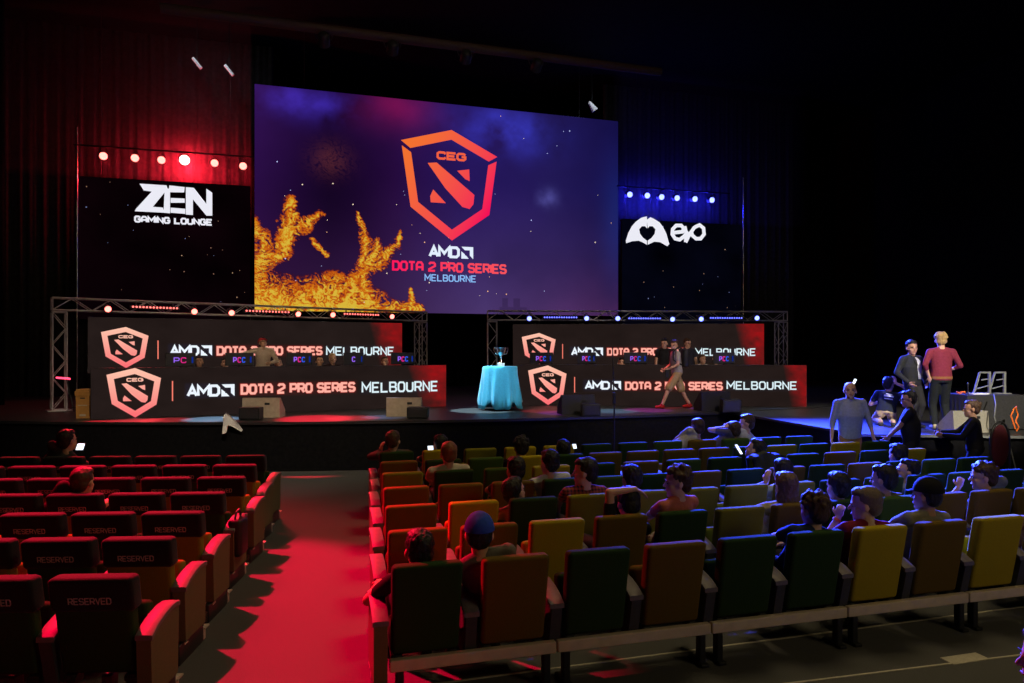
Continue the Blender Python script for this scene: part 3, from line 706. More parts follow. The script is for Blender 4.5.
b = MB(); b.rbox((0, .27, .08), (.055, .5, .16), .01); FOOT = mesh_of(b, 'foot', M['metal'])
b = MB(); b.rbox((0, .015, 0), (.528, .152, .235), .036, seg=4)
b.v = [(v[0], v[1] + .175 - (v[2] + .54) * LEAN, v[2] + .877) for v in b.v]; COVER = mesh_of(b, 'head_cover', M['cover'])
b = MB(); write(b, 'RESERVED', -.135, .135, .822, .868, .0065, y0=0, y1=.003, gap=.35)
b.v = [(v[0], v[1] + .175 - .066 - (v[2] - .33) * LEAN, v[2]) for v in b.v]; LETT = mesh_of(b, 'lettering', M['thread'])
def kid(name, me, root, loc=(0, 0, 0)):
    o = bpy.data.objects.new(name, me); COL.objects.link(o); o.parent = root; o.location = loc; return o
def seat(x, y, rz, fab, label, group, occupied=False, left_end=False, right_end=False, reserved=False, legs=True, pitch=.61, lighter=None):
    t = thing('auditorium_seat', (x, y, 0), rz, label, 'seat', group)
    back, up, dn = seat_meshes(fab)
    kid('backrest', back, t); kid('seat_cushion', dn if occupied else up, t)
    hx = pitch / 2
    def arm(sx, end):
        kid('arm_panel', ARM_END if end else ARM_IN, t, (sx * hx, 0, 0)); kid('arm_pad', ARM_PAD, t, (sx * hx, 0, 0))
        if end:
            kid('foot', FOOT, t, (sx * hx, 0, 0)); fp = kid('foot_plate', FOOTP, t, (sx * hx, 0, 0)); fp['label'] = 'pale metal foot plate'
    if left_end: arm(-1, True)
    arm(1, right_end)
    kid('hinge', HINGE, t, (-.195, 0, 0)); kid('hinge', HINGE, t, (.195, 0, 0))
    if legs: kid('pedestal', PED, t)
    if reserved:
        c = kid('head_cover', COVER, t); c['label'] = 'black head cover lettered RESERVED'; kid('lettering', LETT, c)
    return t
cname = {'green': 'green', 'dark_green': 'dark green', 'mustard': 'mustard yellow', 'olive': 'olive', 'brown': 'brown'}
cc = {'G': 'green', 'g': 'dark_green', 'Y': 'mustard', 'O': 'olive', 'B': 'brown'}
# right block: row -> (y, x of the first seat, pitch, colours)
ROWS = {1: (4.92, .82, .636, 'gBgBggYBYBg'),
        2: (5.88, .90, .606, 'BBYBgOBgGBBBg'),
        3: (6.83, .98, .610, 'BYgOOOOOgGgGgg'),
        4: (7.76, 1.06, .599, 'BBBgGgBgBgBgGg'),
        5: (8.69, 1.14, .630, 'OgGYgBGgYgBgY'),
        6: (9.58, 1.21, .591, 'BgGYgBBBBgOgYg'),
        7: (10.5, 1.29, .623, 'gYOYYggGBGgg')}
OCC = {1: {1, 2, 6, 7, 8, 10}, 2: {4, 5, 7, 8, 9, 12}, 3: {3, 4, 5, 8, 11}, 4: {3, 4, 12}, 5: {2, 10}, 6: {4, 5}, 7: {1, 2, 8, 9, 10}}
rown = {1: 'the rearmost row', 2: 'the second row from the back', 3: 'the third row from the back', 4: 'the middle row', 5: 'the third row from the stage', 6: 'the second row from the stage', 7: 'the row nearest the stage'}
def seat_xy(row, n):
    y, x0, p, c = ROWS[row]; return x0 + (n - 1) * p, y
for row, (y, x0, p, cols) in ROWS.items():
    for i, ch in enumerate(cols):
        n = i + 1
        if row == 1 and n > 11: continue
        fab = cc[ch]
        seat(x0 + i * p, y, 0, fab, f'{cname[fab]} seat, {ordn[i]} from the aisle in {rown[row]}, unreserved block'.replace('the third', 'third').replace('the second', 'second').replace('the rearmost', 'rearmost').replace('the middle', 'middle'), f'seats of the unreserved block, {rown[row]}',
             occupied=n in OCC[row], left_end=(i == 0), right_end=(i == len(cols) - 1), legs=row != 1, pitch=p)
# beige beams under the rearmost row, one to every two seats
for k in range(5):
    x0 = ROWS[1][1] + (2 * k - .5) * .636 + (.055 if k == 0 else 0); L = 2 * .636 - .012 - (.055 if k == 0 else 0)
    t = thing('seat_rail', (x0 + .006, 4.92, 0), 0, f'pale beige beam under the rearmost seats, {["at the aisle end", "second from the aisle", "third from the aisle", "fourth from the aisle", "farthest from the aisle"][k]}', 'rail', 'rails carrying the rearmost seats')
    MB().rbox((L / 2, .095, .282), (L, .055, .085), .01).build('rail', M['beam'], t)
    for sx in (.07, L - .07):
        b = MB(); b.rbox((sx, .105, .125), (.055, .07, .235), .012); b.rbox((sx, .14, .014), (.07, .22, .028), .01); b.build('leg', M['plastic'], t)
# left block, turned towards the stage, every seat with a RESERVED cover
PHI = R(3.0)
LROW = {1: (88.5, 581, .62, 4, 'ggGg'), 2: (135, 541.5, .60, 4, 'OgOg'), 3: (170, 515, .61, 5, 'OgOOg'), 4: (195.5, 495, .61, 6, 'gOOgOg'), 5: (219.5, 479, .625, 7, 'OOgOOgO'), 6: (233, 466.3, .625, 7, 'OgOOgOO'), 7: (244.5, 457, .61, 8, 'gOgOOgOO')}
LR = {}
rz_l = -TH + PHI
lrown = {1: 'rearmost row', 2: 'second row from the back', 3: 'third row from the back', 4: 'middle row', 5: 'third row from the stage', 6: 'second row from the stage', 7: 'row nearest the stage'}
for row, (px, py, p, n, cols) in LROW.items():
    x, y = at_z(px, py, SH_); LR[row] = (x, y)
    d = Vector((math.cos(rz_l), math.sin(rz_l)))
    n_all = n
    for i in range(n_all):
        q = Vector((x, y)) - d * p * i; fab = cc[cols[i]]
        seat(q.x, q.y, rz_l, fab, f'seat with black RESERVED cover, {ordn[i]} from the red aisle, {lrown[row]}', f'reserved seats, {lrown[row]}', occupied=(row, i) in ((4, 3), (7, 4), (7, 5)), right_end=(i == 0), reserved=True, pitch=p, left_end=False)
# bag on the second aisle arm
x, y = at_z(238, 515, .72)
t = thing('bag', (x, y, 0), rz_l, 'dark shiny bag hung over the arm of a reserved aisle seat', 'bag')
b = MB(); b.rbox((0, .0, .50), (.15, .26, .40), .05, seg=4); b.build('body', M['plastic'], t, smooth=True)
MB().tube([(0, -.1, .68), (0, -.06, .76), (0, .04, .77), (0, .1, .68)], .012).build('strap', M['plastic'], t, smooth=True)

# ------------------------------------------------------------------ right platform
pl = [at_depth(861, 12.55), at_depth(1075, 12.2), (XR, 12.5), (XR, 18.2), (9.0, 15.8)]
pl = [(pl[0][0], pl[0][1]), (pl[1][0], pl[1][1]), (XR - 1, pl[1][1] - .4), (XR - 1, edge_y(XR - 1) - .03), (12.5, edge_y(12.5) - .03), (9.6, edge_y(9.6) - .03)]
o = slab(pl, ST - .05, ST - .004, 'platform_deck', M['stage']); struct(o)
cxp, cyp = 14, 14
pl2 = [(x + (cxp - x) * .006, y + (cyp - y) * .012) for x, y in pl]
o = slab(pl2, 0, ST - .05, 'platform_skirt', M['black']); struct(o)
b = MB()
(xa, ya), (xb, yb) = pl[0], pl[1]
b.box(((xa + xb) / 2, (ya + yb) / 2 - .012, ST - .025), (math.hypot(xb - xa, yb - ya), .02, .045), Matrix.Rotation(math.atan2(yb - ya, xb - xa), 3, 'Z'))
o = b.build('trim_2', M['grey']); struct(o)

# ------------------------------------------------------------------ props on stage
def wedge(px, pyb, Z, w, h, m, label, turn=0., d=.42):
    x, y = at_depth(px, Z); t = thing('floor_speaker', (x, y, ST + .001), -TH + R(turn), label, 'speaker')
    b = MB(); pts = [(-d / 2, 0), (d / 2, 0), (d / 2 - .02, h * .35), (-d / 2 + .10, h), (-d / 2 + .02, h)]
    n = len(pts); vs = [(sx * w / 2, yy, zz) for sx in (-1, 1) for yy, zz in pts]
    b.add(vs, [tuple(range(n)), tuple(range(2 * n - 1, n - 1, -1))] + [(i, n + i, n + (i + 1) % n, (i + 1) % n) for i in range(n)]); b.build('cabinet', m, t)
    b = MB(); b.rbox((w * .17, -d / 2 + .008, h * .70), (.11, .02, .05), .008); b.build('handle_recess', M['plastic'], t)
    b = MB(); n_ = Vector((0, h * .65, d - .12)).normalized(); c = Vector((0, (d / 2 - .02 - d / 2 + .10) / 2, h * .675)); q = Vector((0, h * .65, d - .12)).to_track_quat('Z', 'X').to_matrix()
    b.box(c + n_ * .006, (h * .7, w * .86, .012), q); b.build('grille', M['metal'], t)
    return t
def small_box(px, py0, py1, pxl, pxr, Z, label):
    x, y = at_depth((pxl + pxr) / 2, Z); w = (pxr - pxl) / F * Z; h = (py1 - py0) / F * Z
    t = thing('monitor_amplifier', (x, y, ST + .001), -TH, label, 'speaker')
    MB().rbox((0, 0, h / 2 + .008), (w, .28, h), .02).build('cabinet', M['plastic'], t)
    MB().rbox((0, -.145, h / 2 + .008), (w * .82, .012, h * .72), .004).build('grille', M['metal'], t); return t
wedge(264, 418, 15.75, .80, .42, M['beige'], 'beige floor speaker before the team desk, farther from the trophy')
wedge(405, 417, 16.0, .76, .41, M['beige'], 'beige floor speaker before the team desk, closer to the trophy')
wedge(576, 414, 16.5, .78, .44, M['plastic'], 'large black floor speaker beside the microphone stand', 12)
wedge(712, 411, 17.4, .76, .46, M['plastic'], 'large black floor speaker just ahead of the walking man', 14)
small_box(251, 408, 420, 241, 261.5, 15.1, 'small black box next to the beige speaker farther from the trophy')
small_box(418, 407, 418, 407.5, 428.5, 15.4, 'small black box next to the beige speaker closer to the trophy')
small_box(590, 404, 416, 581, 600, 15.9, 'small black box by the microphone stand speaker')
small_box(730, 400, 413, 721, 740, 16.8, 'small black box by the speaker ahead of the walking man')
# crate
x, y = at_z(86.5, 418, ST); Zc = 1051 / 68
t = thing('cardboard_box', (x, y, ST + .001), -TH, 'tall brown cardboard box standing left of the team desk', 'box')
MB().rbox((0, 0, .31), (.29, .28, .62), .008).build('carton', M['cardboard'], t)
MB().rbox((0, 0, .53), (.33, .31, .10), .006).build('lid', M['cardboard'], t)
b = MB(); b.rbox((.0, -.145, .43), (.11, .012, .025), .006); b.build('hand_hole', M['plastic'], t)
b = MB(); b.box((.0, -.143, .07), (.13, .004, .04)); b.box((0, -.143, .28), (.2, .004, .018)); b.build('sticker', M['footplate'], t)
# glowing stick on a stand
x, y = at_z(70, 412, ST); t = thing('stand_lamp', (x, y, ST), -TH, 'thin tilted stand with a glowing red strip beside the truss leg', 'lamp')
zz = z_of(378.5, 1051 / 62)
MB().tube([(0.10, 0, 0), (-.08, 0, zz - ST - .02)], .014).build('pole', M['metal'], t)
MB().tube([(-.32, 0, zz - ST + .02), (-.05, 0, zz - ST), (.0, 0, zz - ST - .01)], .022).build('light_tube', emit('stick_glow', (1, .05, .12), 3), t)
b = MB()
for a in range(3): b.tube([(.09, 0, .12), (.09 + .22 * math.cos(a * 2.1), .22 * math.sin(a * 2.1), .012)], .01)
b.build('tripod', M['metal'], t)
# cloth over the stage edge
x, y = at_z(236, 420, ST); yy = edge_y(x)
out = [(-.19, -.22), (-.17, -.02), (-.165, .13), (-.12, .20), (-.06, .16), (.03, .07), (.11, -.02), (.20, -.15), (.17, -.18), (.06, -.11), (-.03, -.05), (-.09, -.05), (-.115, -.20)]
b = MB(); n = len(out); vs = []
for k, (yo, s_) in enumerate(((-.09, .86), (-.105, 1.), (-.06, 1.), (-.025, .9))):
    for i, (a, c) in enumerate(out): vs.append((x + a * s_ - .02, yy + yo + .018 * math.sin(i * 2.3 + k), ST + c * s_))
fs = [tuple(range(n)), tuple(range(4 * n - 1, 3 * n - 1, -1))] + [(k * n + i, k * n + (i + 1) % n, (k + 1) * n + (i + 1) % n, (k + 1) * n + i) for k in range(3) for i in range(n)]
b.add(vs, fs); o = b.build('hanging_towel', M['white'], smooth=True); tag(o, 'crumpled white towel hanging over the stage edge by the small black box', 'towel')
# trophy table
Zt = 17.6; x, y = at_depth(500, Zt)
t = thing('cocktail_table', (x, y, ST), -TH, 'round tall table under a bright cyan cloth between the team desks', 'table')
Ht = z_of(366.5, Zt) - ST
MB().lathe([(.39, Ht - .035), (.40, Ht - .03), (.40, Ht - .01), (.39, Ht - .005)], 32).build('tabletop', M['wood'], t)
b = MB().tube([(0, 0, .03), (0, 0, Ht - .035)], .035); b.lathe([(.26, .004), (.26, .02), (.05, .04)], 24); b.build('pedestal', M['metal'], t)
def fold(tt, z):
    k = max(0, (Ht - .02 - z) / Ht); return 1 + k * (.13 * math.sin(9 * tt + 1.2) + .07 * math.sin(17 * tt) + .04 * math.sin(5 * tt))
def cloth():
    b = MB(); n = 96; prof = [(.0001, Ht + .002), (.2, Ht + .002), (.395, Ht + .002), (.412, Ht - .008), (.42, Ht - .05)] + [(.42 + .07 * (i / 10), Ht - .05 - (Ht - .09) * i / 10) for i in range(1, 11)]
    vs = []
    for r, z in prof:
        for k in range(n):
            tt = 2 * math.pi * k / n; rr = r * (fold(tt, z) if r > .4 else 1)
            zz = z + (.16 * max(0, math.sin(5 * tt + .8)) * (Ht - z) / Ht if r > .41 else 0)
            vs.append((rr * math.cos(tt), rr * math.sin(tt), zz))
    b.add(vs, [(i * n + k, i * n + (k + 1) % n, (i + 1) * n + (k + 1) % n, (i + 1) * n + k) for i in range(len(prof) - 1) for k in range(n)])
    return b
o = cloth().build('tablecloth', M['cyan'], smooth=True, loc=(x, y, ST)); md = o.modifiers.new('t', 'SOLIDIFY'); md.thickness = .006; md.offset = 1
tag(o, 'bright cyan tablecloth draped to the floor over the trophy table', 'tablecloth')
xt, yt = at_depth(501, Zt); t = thing('trophy', (xt, yt, ST + Ht + .009), -TH, 'silver two handled trophy cup on the cyan table', 'trophy')
MB().rbox((0, 0, .04), (.17, .17, .08), .008).build('plinth', M['paper'], t)
b = MB().lathe([(.055, .08), (.05, .10), (.022, .14), (.018, .20), (.03, .215), (.018, .23), (.03, .25), (.075, .29), (.105, .36), (.12, .45), (.125, .455), (.115, .45), (.09, .36), (.0005, .30)], 28); b.build('cup', M['silver'], t, smooth=True)
for sx in (-1, 1): MB().tube([(sx * .075, 0, .29), (sx * .13, 0, .30), (sx * .17, 0, .38), (sx * .165, 0, .46), (sx * .14, 0, .44), (sx * .11, 0, .43)], .011).build('handle', M['silver'], t, smooth=True)
# small dark stand with red-lit top next to the table
x, y = at_depth(489, 18.6); t = thing('side_table', (x, y, ST), -TH, 'small black side table just behind the trophy table', 'table')
MB().rbox((0, 0, .985), (.36, .36, .03), .006).build('tabletop', M['wood'], t)
for a in (-1, 1):
    for c_ in (-1, 1): MB().box((a * .15, c_ * .15, .486), (.03, .03, .97)).build('leg', M['metal'], t)
# microphone stand on the floor before the stage
Zm = 14.0; x, y = at_depth(613.5, Zm); zt = z_of(346, Zm)
t = thing('microphone_stand', (x, y, 0), -TH, 'tall thin black stand between the seats and the stage', 'stand')
MB().tube([(0, 0, .10), (.015, 0, 1.3), (-.02, 0, zt)], [.02, .016, .009]).build('pole', M['plastic'], t)
MB().rbox((.01, 0, z_of(398, Zm)), (.06, .06, .22), .012).build('clamp', M['plastic'], t)
b = MB()
for a in range(3): b.tube([(0, 0, .35), (.32 * math.cos(a * 2.1), .32 * math.sin(a * 2.1), .014)], .012)
b.build('tripod', M['plastic'], t)
# team computers with glowing badge letters on the desks
def pc(P, px, py, w, label, z=None, g='PCC', off=-.35, cyan=False):
    s_, _ = P.m(px, 350); d = Vector((math.cos(P.rz), math.sin(P.rz))); nrm = Vector((d.y, -d.x)); p = P.a + d * s_ + nrm * off
    t = thing('gaming_monitor', (p.x, p.y, ST + 1.036), P.rz, label, 'monitor')
    hh = .30; MB().rbox((0, 0, hh / 2 + .05), (w, .05, hh), .012).build('screen_back', M['plastic'], t)
    b = MB(); b.rbox((0, .06, .10), (.05, .04, .16), .008); b.rbox((0, .05, .008), (.24, .18, .016), .005); b.build('stand', M['plastic'], t)
    b = MB(); cl = [s2l((150, 100, 235)), s2l((215, 40, 130)), s2l((50, 90, 220))]
    n = len(g); ww = w * (.46 if n > 1 else .2); 
    for i, ch in enumerate(g): write(b, ch, -ww / 2 + ww * i / n, -ww / 2 + ww * (i + .86) / n, .12, .12 + .13, .022, y0=-.045, y1=-.03, colf=col_const(cl[i % 3]))
    b.build('badge', M['sign'], t)
    b = MB(); b.prism([(w * .36, .12), (w * .42, .12), (w * .42, .26), (w * .36, .26)], -.034, -.026, col=s2l((14, 40, 130))); b.build('side_light', M['sign'], t)
for i, (px, w) in enumerate([(181, .62), (241, .62), (302, .60), (357, .50), (407, .62)]):
    pc(LF, px, 361, w, f'monitor with glowing badge on the red desk, {ordn[i]} from its far left', g='C' if i == 3 else 'PC' if i == 0 else 'PCC')
for i, (px, w) in enumerate([(541, .62), (587, .50), (637, .62), (727, .56)]):
    pc(RF, px, 361, w, f'monitor with glowing badge on the blue desk, {ordn[i]} from the trophy side')

# caster table with equipment on the right platform
Zt2 = 13.5; x, y = at_depth(983, Zt2); zt = z_of(394, Zt2)
t = thing('equipment_table', (x, y, ST), -TH + R(4), 'table under a grey black cloth on the platform beside the standing men', 'table')
b = MB(); w, d, h = 1.12, .7, zt - ST
n = 64; vs = []
for (k, z) in ((1.0, h), (1.0, h - .02), (1.03, h * .5), (1.06, .02)):
    for i in range(n):
        tt = 2 * math.pi * i / n; cx_, sx_ = math.cos(tt), math.sin(tt); m_ = max(abs(cx_), abs(sx_)); fx = 1 + (h - z) * .03 * math.sin(i * 1.9)
        vs.append((cx_ / m_ * w / 2 * k * fx, sx_ / m_ * d / 2 * k * fx, z))
b.add(vs, [(q * n + i, q * n + (i + 1) % n, (q + 1) * n + (i + 1) % n, (q + 1) * n + i) for q in range(3) for i in range(n)] + [tuple(range(n))])
b.build('cloth', mat('charcoal_cloth', (.028, .028, .03), .9, var=.2), t)
for a in (-1, 1):
    for c_ in (-1, 1): MB().box((a * (w / 2 - .06), c_ * (d / 2 - .06), h / 2 - .01), (.035, .035, h - .03)).build('leg', M['metal'], t)
# the two slanted grey frames and a tall bar on it
for k, (px, lab) in enumerate([(984, 'slanted grey frame on the equipment table, nearer the standing men'), (999, 'slanted grey frame on the equipment table, farther from the standing men')]):
    xx, yy_ = at_depth(px, Zt2 - .02); f = thing('speaker_frame', (xx, yy_, zt + .002), -TH, lab, 'stand')
    b = MB(); hh = .40
    b.tube([(-.19, 0, .02), (-.08, 0, hh)], .022, 4); b.tube([(.10, 0, .02), (.10, 0, hh)], .028, 4); b.tube([(-.08, 0, hh), (.12, 0, hh)], .022, 4); b.build('frame', M['grey'], f)
    b = MB(); b.tube([(-.13, .0, .10), (.10, 0, .16)], .014, 4); b.tube([(-.05, .0, .26), (.10, 0, .28)], .014, 4); b.build('crossbar', M['grey'], f)
    MB().box((0, 0, .01), (.40, .10, .02)).build('base', M['grey'], f)
xx, yy_ = at_depth(968, Zt2 - .1); f = thing('gooseneck_microphone', (xx, yy_, zt + .002), 0, 'tiny microphone on a thin neck on the equipment table', 'microphone')
MB().tube([(0, 0, .01), (0, 0, .17)], .007).build('neck', M['metal'], f); MB().ell((0, 0, .19), (.02, .02, .03)).build('head', M['plastic'], f); MB().lathe([(.04, 0), (.04, .015)], 14).build('base', M['plastic'], f)
xx, yy_ = at_depth(978, Zt2 - .15); o = MB().rbox((0, 0, .012), (.30, .2, .022), .006).build('notebook', M['paper'], loc=(xx, yy_, zt + .002), rz=-.2); tag(o, 'white notebook lying on the equipment table', 'notebook')
xx, yy_ = at_depth(961, Zt2 - .1); o = MB().tube([(.07 * math.cos(a), .07 * math.sin(a), .012 + .02 * math.sin(3 * a) + .02) for a in [i * .5 for i in range(14)]], .010).build('coiled_cable', M['orange'], loc=(xx, yy_, zt + .002), smooth=True); tag(o, 'small orange coil of cable on the equipment table', 'cable')
wedge(963, 434, 12.9, .66, .38, mat('grey_beige_board', (.27, .255, .21), .7), 'beige grey floor speaker on the platform at the maroon shirted man', 6)
xx, yy_ = at_depth(1017, 12.75); pts = [(.03 * math.sin(i * 1.1), .02 * math.cos(i * .9), .02 + .04 * i) for i in range(12)] + [(-.05, 0, .42), (-.12, -.02, .30), (-.05, -.03, .06)]
o = MB().tube(pts, .013).build('power_cable', M['orange'], loc=(xx, yy_, ST + .0), smooth=True, rz=-TH); tag(o, 'orange cable rising from the platform floor beside the table', 'cable')
# white cable down the front of the table and platform
p0 = at_depth(994, 12.9); p1 = at_depth(998, 12.5); p2 = at_depth(1008, 12.05); b = MB()
b.tube([(p0[0], p0[1], zt + .03), (p1[0] - .05, p1[1], zt - .12), (p1[0] - .08, p1[1], ST + .3), (p1[0] + .02, p1[1], ST + .03), (p2[0], p2[1] - .02, ST - .1), (p2[0] + .1, p2[1] - .05, .5), (p2[0] + .1, p2[1] - .05, .03)], .010)
o = b.build('white_cable', M['grey'], smooth=True); tag(o, 'pale cable hanging from the equipment table down the platform skirt', 'cable')
# dark red rounded chair in front of the platform
x, y = at_depth(1000, 11.6); t = thing('banquet_chair', (x, y, 0), -TH + R(200), 'dark chair with rounded maroon back against the platform skirt', 'chair')
mr = mat('maroon_fabric', (.10, .015, .02), .8)
b = MB(); pts = [(.22 * math.cos(a), 0, .95 + .35 * math.sin(a)) for a in [math.pi * i / 12 for i in range(13)]]; b.tube([(.22, 0, .45)] + pts + [(-.22, 0, .45)], .018); b.build('back_frame', M['metal'], t, smooth=True)
b = MB(); b.v = []; b.ell((0, 0, .92), (.20, .035, .34)); b.build('backrest', mr, t, smooth=True)
MB().rbox((0, .22, .45), (.42, .44, .07), .03).build('seat', mr, t)
for a in (-1, 1):
    MB().tube([(a * .2, .02, 0), (a * .2, .02, .44)], .014).build('leg', M['metal'], t); MB().tube([(a * .19, .42, 0), (a * .19, .4, .42)], .014).build('leg', M['metal'], t)
# lit stick (light tube) behind the blue shirted man
x, y = at_depth(849, 12.9); t = thing('light_stick', (x, y, 0), -TH, 'tilted glowing white stick on a thin stand near the balding man', 'lamp')
zz = z_of(386, 12.9)
MB().tube([(-.04, 0, zz - .16), (.12, 0, zz + .12)], .022).build('light_tube', M['phone'], t)
MB().tube([(-.03, 0, .02), (-.03, 0, zz - .14)], .012).build('pole', M['metal'], t)
MB().lathe([(.16, 0), (.16, .02), (.03, .03)], 16).build('base', M['metal'], t)
# floor markings near the camera
x, y = at_z(965, 659, 0); o = MB().box((0, 0, .0035), (.36, .13, .005)).build('floor_plate', M['footplate'], loc=(x, y, 0), rz=0); tag(o, 'pale rectangular metal plate set on the floor behind the rearmost seats', 'plate')
for k, (a, c) in enumerate((((560, 668), (1024, 607)), ((560, 712), (1024, 655)))):
    p0, p1 = at_z(*a, 0), at_z(*c, 0); L = math.hypot(p1[0] - p0[0], p1[1] - p0[1])
    o = MB().box((0, 0, .004), (L + 3, .018, .006)).build('trim_%d' % (3 + k), M['footplate'], loc=((p0[0] + p1[0]) / 2, (p0[1] + p1[1]) / 2, 0), rz=math.atan2(p1[1] - p0[1], p1[0] - p0[0])); struct(o)

# ------------------------------------------------------------------ people
from mathutils import noise
def remesh(b, name, voxel, m, parent=None, smooth_it=3, inflate=0.):
    me = b.mesh(name + '_raw'); o = bpy.data.objects.new(name + '_raw', me); COL.objects.link(o)
    md = o.modifiers.new('r', 'REMESH'); md.mode = 'VOXEL'; md.voxel_size = voxel
    if smooth_it:
        sm = o.modifiers.new('s', 'SMOOTH'); sm.factor = .5; sm.iterations = smooth_it
    dg = bpy.context.evaluated_depsgraph_get(); dg.update()
    out = bpy.data.meshes.new_from_object(o.evaluated_get(dg)); out.name = name
    bpy.data.objects.remove(o); bpy.data.meshes.remove(me)
    out.materials.clear(); out.materials.append(m)
    out.polygons.foreach_set('use_smooth', [True] * len(out.polygons))
    q = bpy.data.objects.new(name, out); COL.objects.link(q)
    if parent is not None: q.parent = parent
    return q
V3 = Vector
def ik(Sh, T, a, b_, pole):
    Sh, T, pole = V3(Sh), V3(T), V3(pole); d = T - Sh; L = min(d.length, (a + b_) * .995); dn = d.normalized()
    x = (a * a - b_ * b_ + L * L) / (2 * L); h = math.sqrt(max(0, a * a - x * x))
    pp = pole - Sh; pp = pp - dn * pp.dot(dn)
    if pp.length < 1e-4: pp = V3((0, 0, -1)) - dn * V3((0, 0, -1)).dot(dn)
    return Sh + dn * x + pp.normalized() * h, Sh + dn * L
SK = {'fair': mat('fair_skin', (.62, .36, .26), .6, var=.05, spec=.3), 'tan': mat('tan_skin', (.46, .25, .16), .6, var=.05, spec=.3), 'brown': mat('brown_skin', (.25, .13, .08), .6, var=.05)}
HAIRM = {'black': mat('black_hair', (.012, .010, .010), .55, bump=.6, scale=90), 'brown': mat('brown_hair', (.06, .032, .018), .55, bump=.6, scale=90), 'auburn': mat('auburn_hair', (.16, .06, .025), .55, bump=.6, scale=90),
         'blond': mat('blond_hair', (.42, .28, .12), .55, bump=.6, scale=90), 'grey': mat('greying_hair', (.14, .10, .075), .6, bump=.6, scale=90), 'long': mat('light_brown_hair', (.13, .075, .04), .5, bump=.7, scale=60)}
EYE = mat('eye_dark', (.01, .008, .008), .3); LIP = mat('lip', (.35, .12, .10), .5)
CL = {}
def cloth_mat(key, col):
    if key not in CL: CL[key] = mat(key, col, .85, bump=.25, scale=30, var=.12, spec=.1)
    return CL[key]
def plaid(key):
    if key in CL: return CL[key]
    m = mat(key, (.12, .02, .02), .9); nt = m.node_tree; N, L = nt.nodes, nt.links; bs = N['Principled BSDF']
    tc = N.new('ShaderNodeTexCoord'); s = N.new('ShaderNodeSeparateXYZ'); L.new(tc.outputs['Object'], s.inputs[0]); outs = []
    for ax in 'XZ':
        mu = N.new('ShaderNodeMath'); mu.operation = 'MULTIPLY'; mu.inputs[1].default_value = 26; L.new(s.outputs[ax], mu.inputs[0])
        fr = N.new('ShaderNodeMath'); fr.operation = 'FRACT'; L.new(mu.outputs[0], fr.inputs[0]); gt = N.new('ShaderNodeMath'); gt.operation = 'GREATER_THAN'; gt.inputs[1].default_value = .55; L.new(fr.outputs[0], gt.inputs[0]); outs.append(gt)
    ad = N.new('ShaderNodeMath'); ad.operation = 'ADD'; L.new(outs[0].outputs[0], ad.inputs[0]); L.new(outs[1].outputs[0], ad.inputs[1])
    dv = N.new('ShaderNodeMath'); dv.operation = 'MULTIPLY'; dv.inputs[1].default_value = .5; L.new(ad.outputs[0], dv.inputs[0])
    r = N.new('ShaderNodeValToRGB'); r.color_ramp.elements[0].color = (.35, .06, .05, 1); r.color_ramp.elements[1].color = (.02, .01, .02, 1); L.new(dv.outputs[0], r.inputs[0]); L.new(r.outputs[0], bs.inputs['Base Color'])
    CL[key] = m; return m
def hand(b, wrist, d, n, side, curl=.5, grip=False):
    """palm, four unequal fingers with a knuckle bend and a thumb from the side of the palm"""
    d = V3(d).normalized(); n = V3(n); n = (n - d * n.dot(d)); n = n.normalized() if n.length > 1e-4 else d.orthogonal().normalized(); s = d.cross(n) * side
    w = V3(wrist); mt = Matrix((s, d, n)).transposed()
    b.ell(w + d * .045, (.040, .052, .017), mt, 12, 8)
    for k, (o, L) in enumerate(((-.030, .062), (-.010, .075), (.010, .080), (.029, .072))):
        p0 = w + d * (.085 - abs(o) * .15) + s * o; c1 = curl * .9; c2 = curl * 1.9
        p1 = p0 + (d * math.cos(c1) + n * math.sin(c1)) * L * .52; p2 = p1 + (d * math.cos(c2) + n * math.sin(c2)) * L * .48
        b.cap(p0, p1, .0098, .0092, 8); b.cap(p1, p2, .0090, .0080, 8)
    t0 = w + d * .025 + s * .030; t1 = t0 + (d * .62 + s * .62 + n * .35).normalized() * .042; t2 = t1 + (d * .85 + s * .15 + n * .5 * (1 + curl)).normalized() * .034
    b.cap(t0, t1, .0125, .0105, 8); b.cap(t1, t2, .0100, .0085, 8)
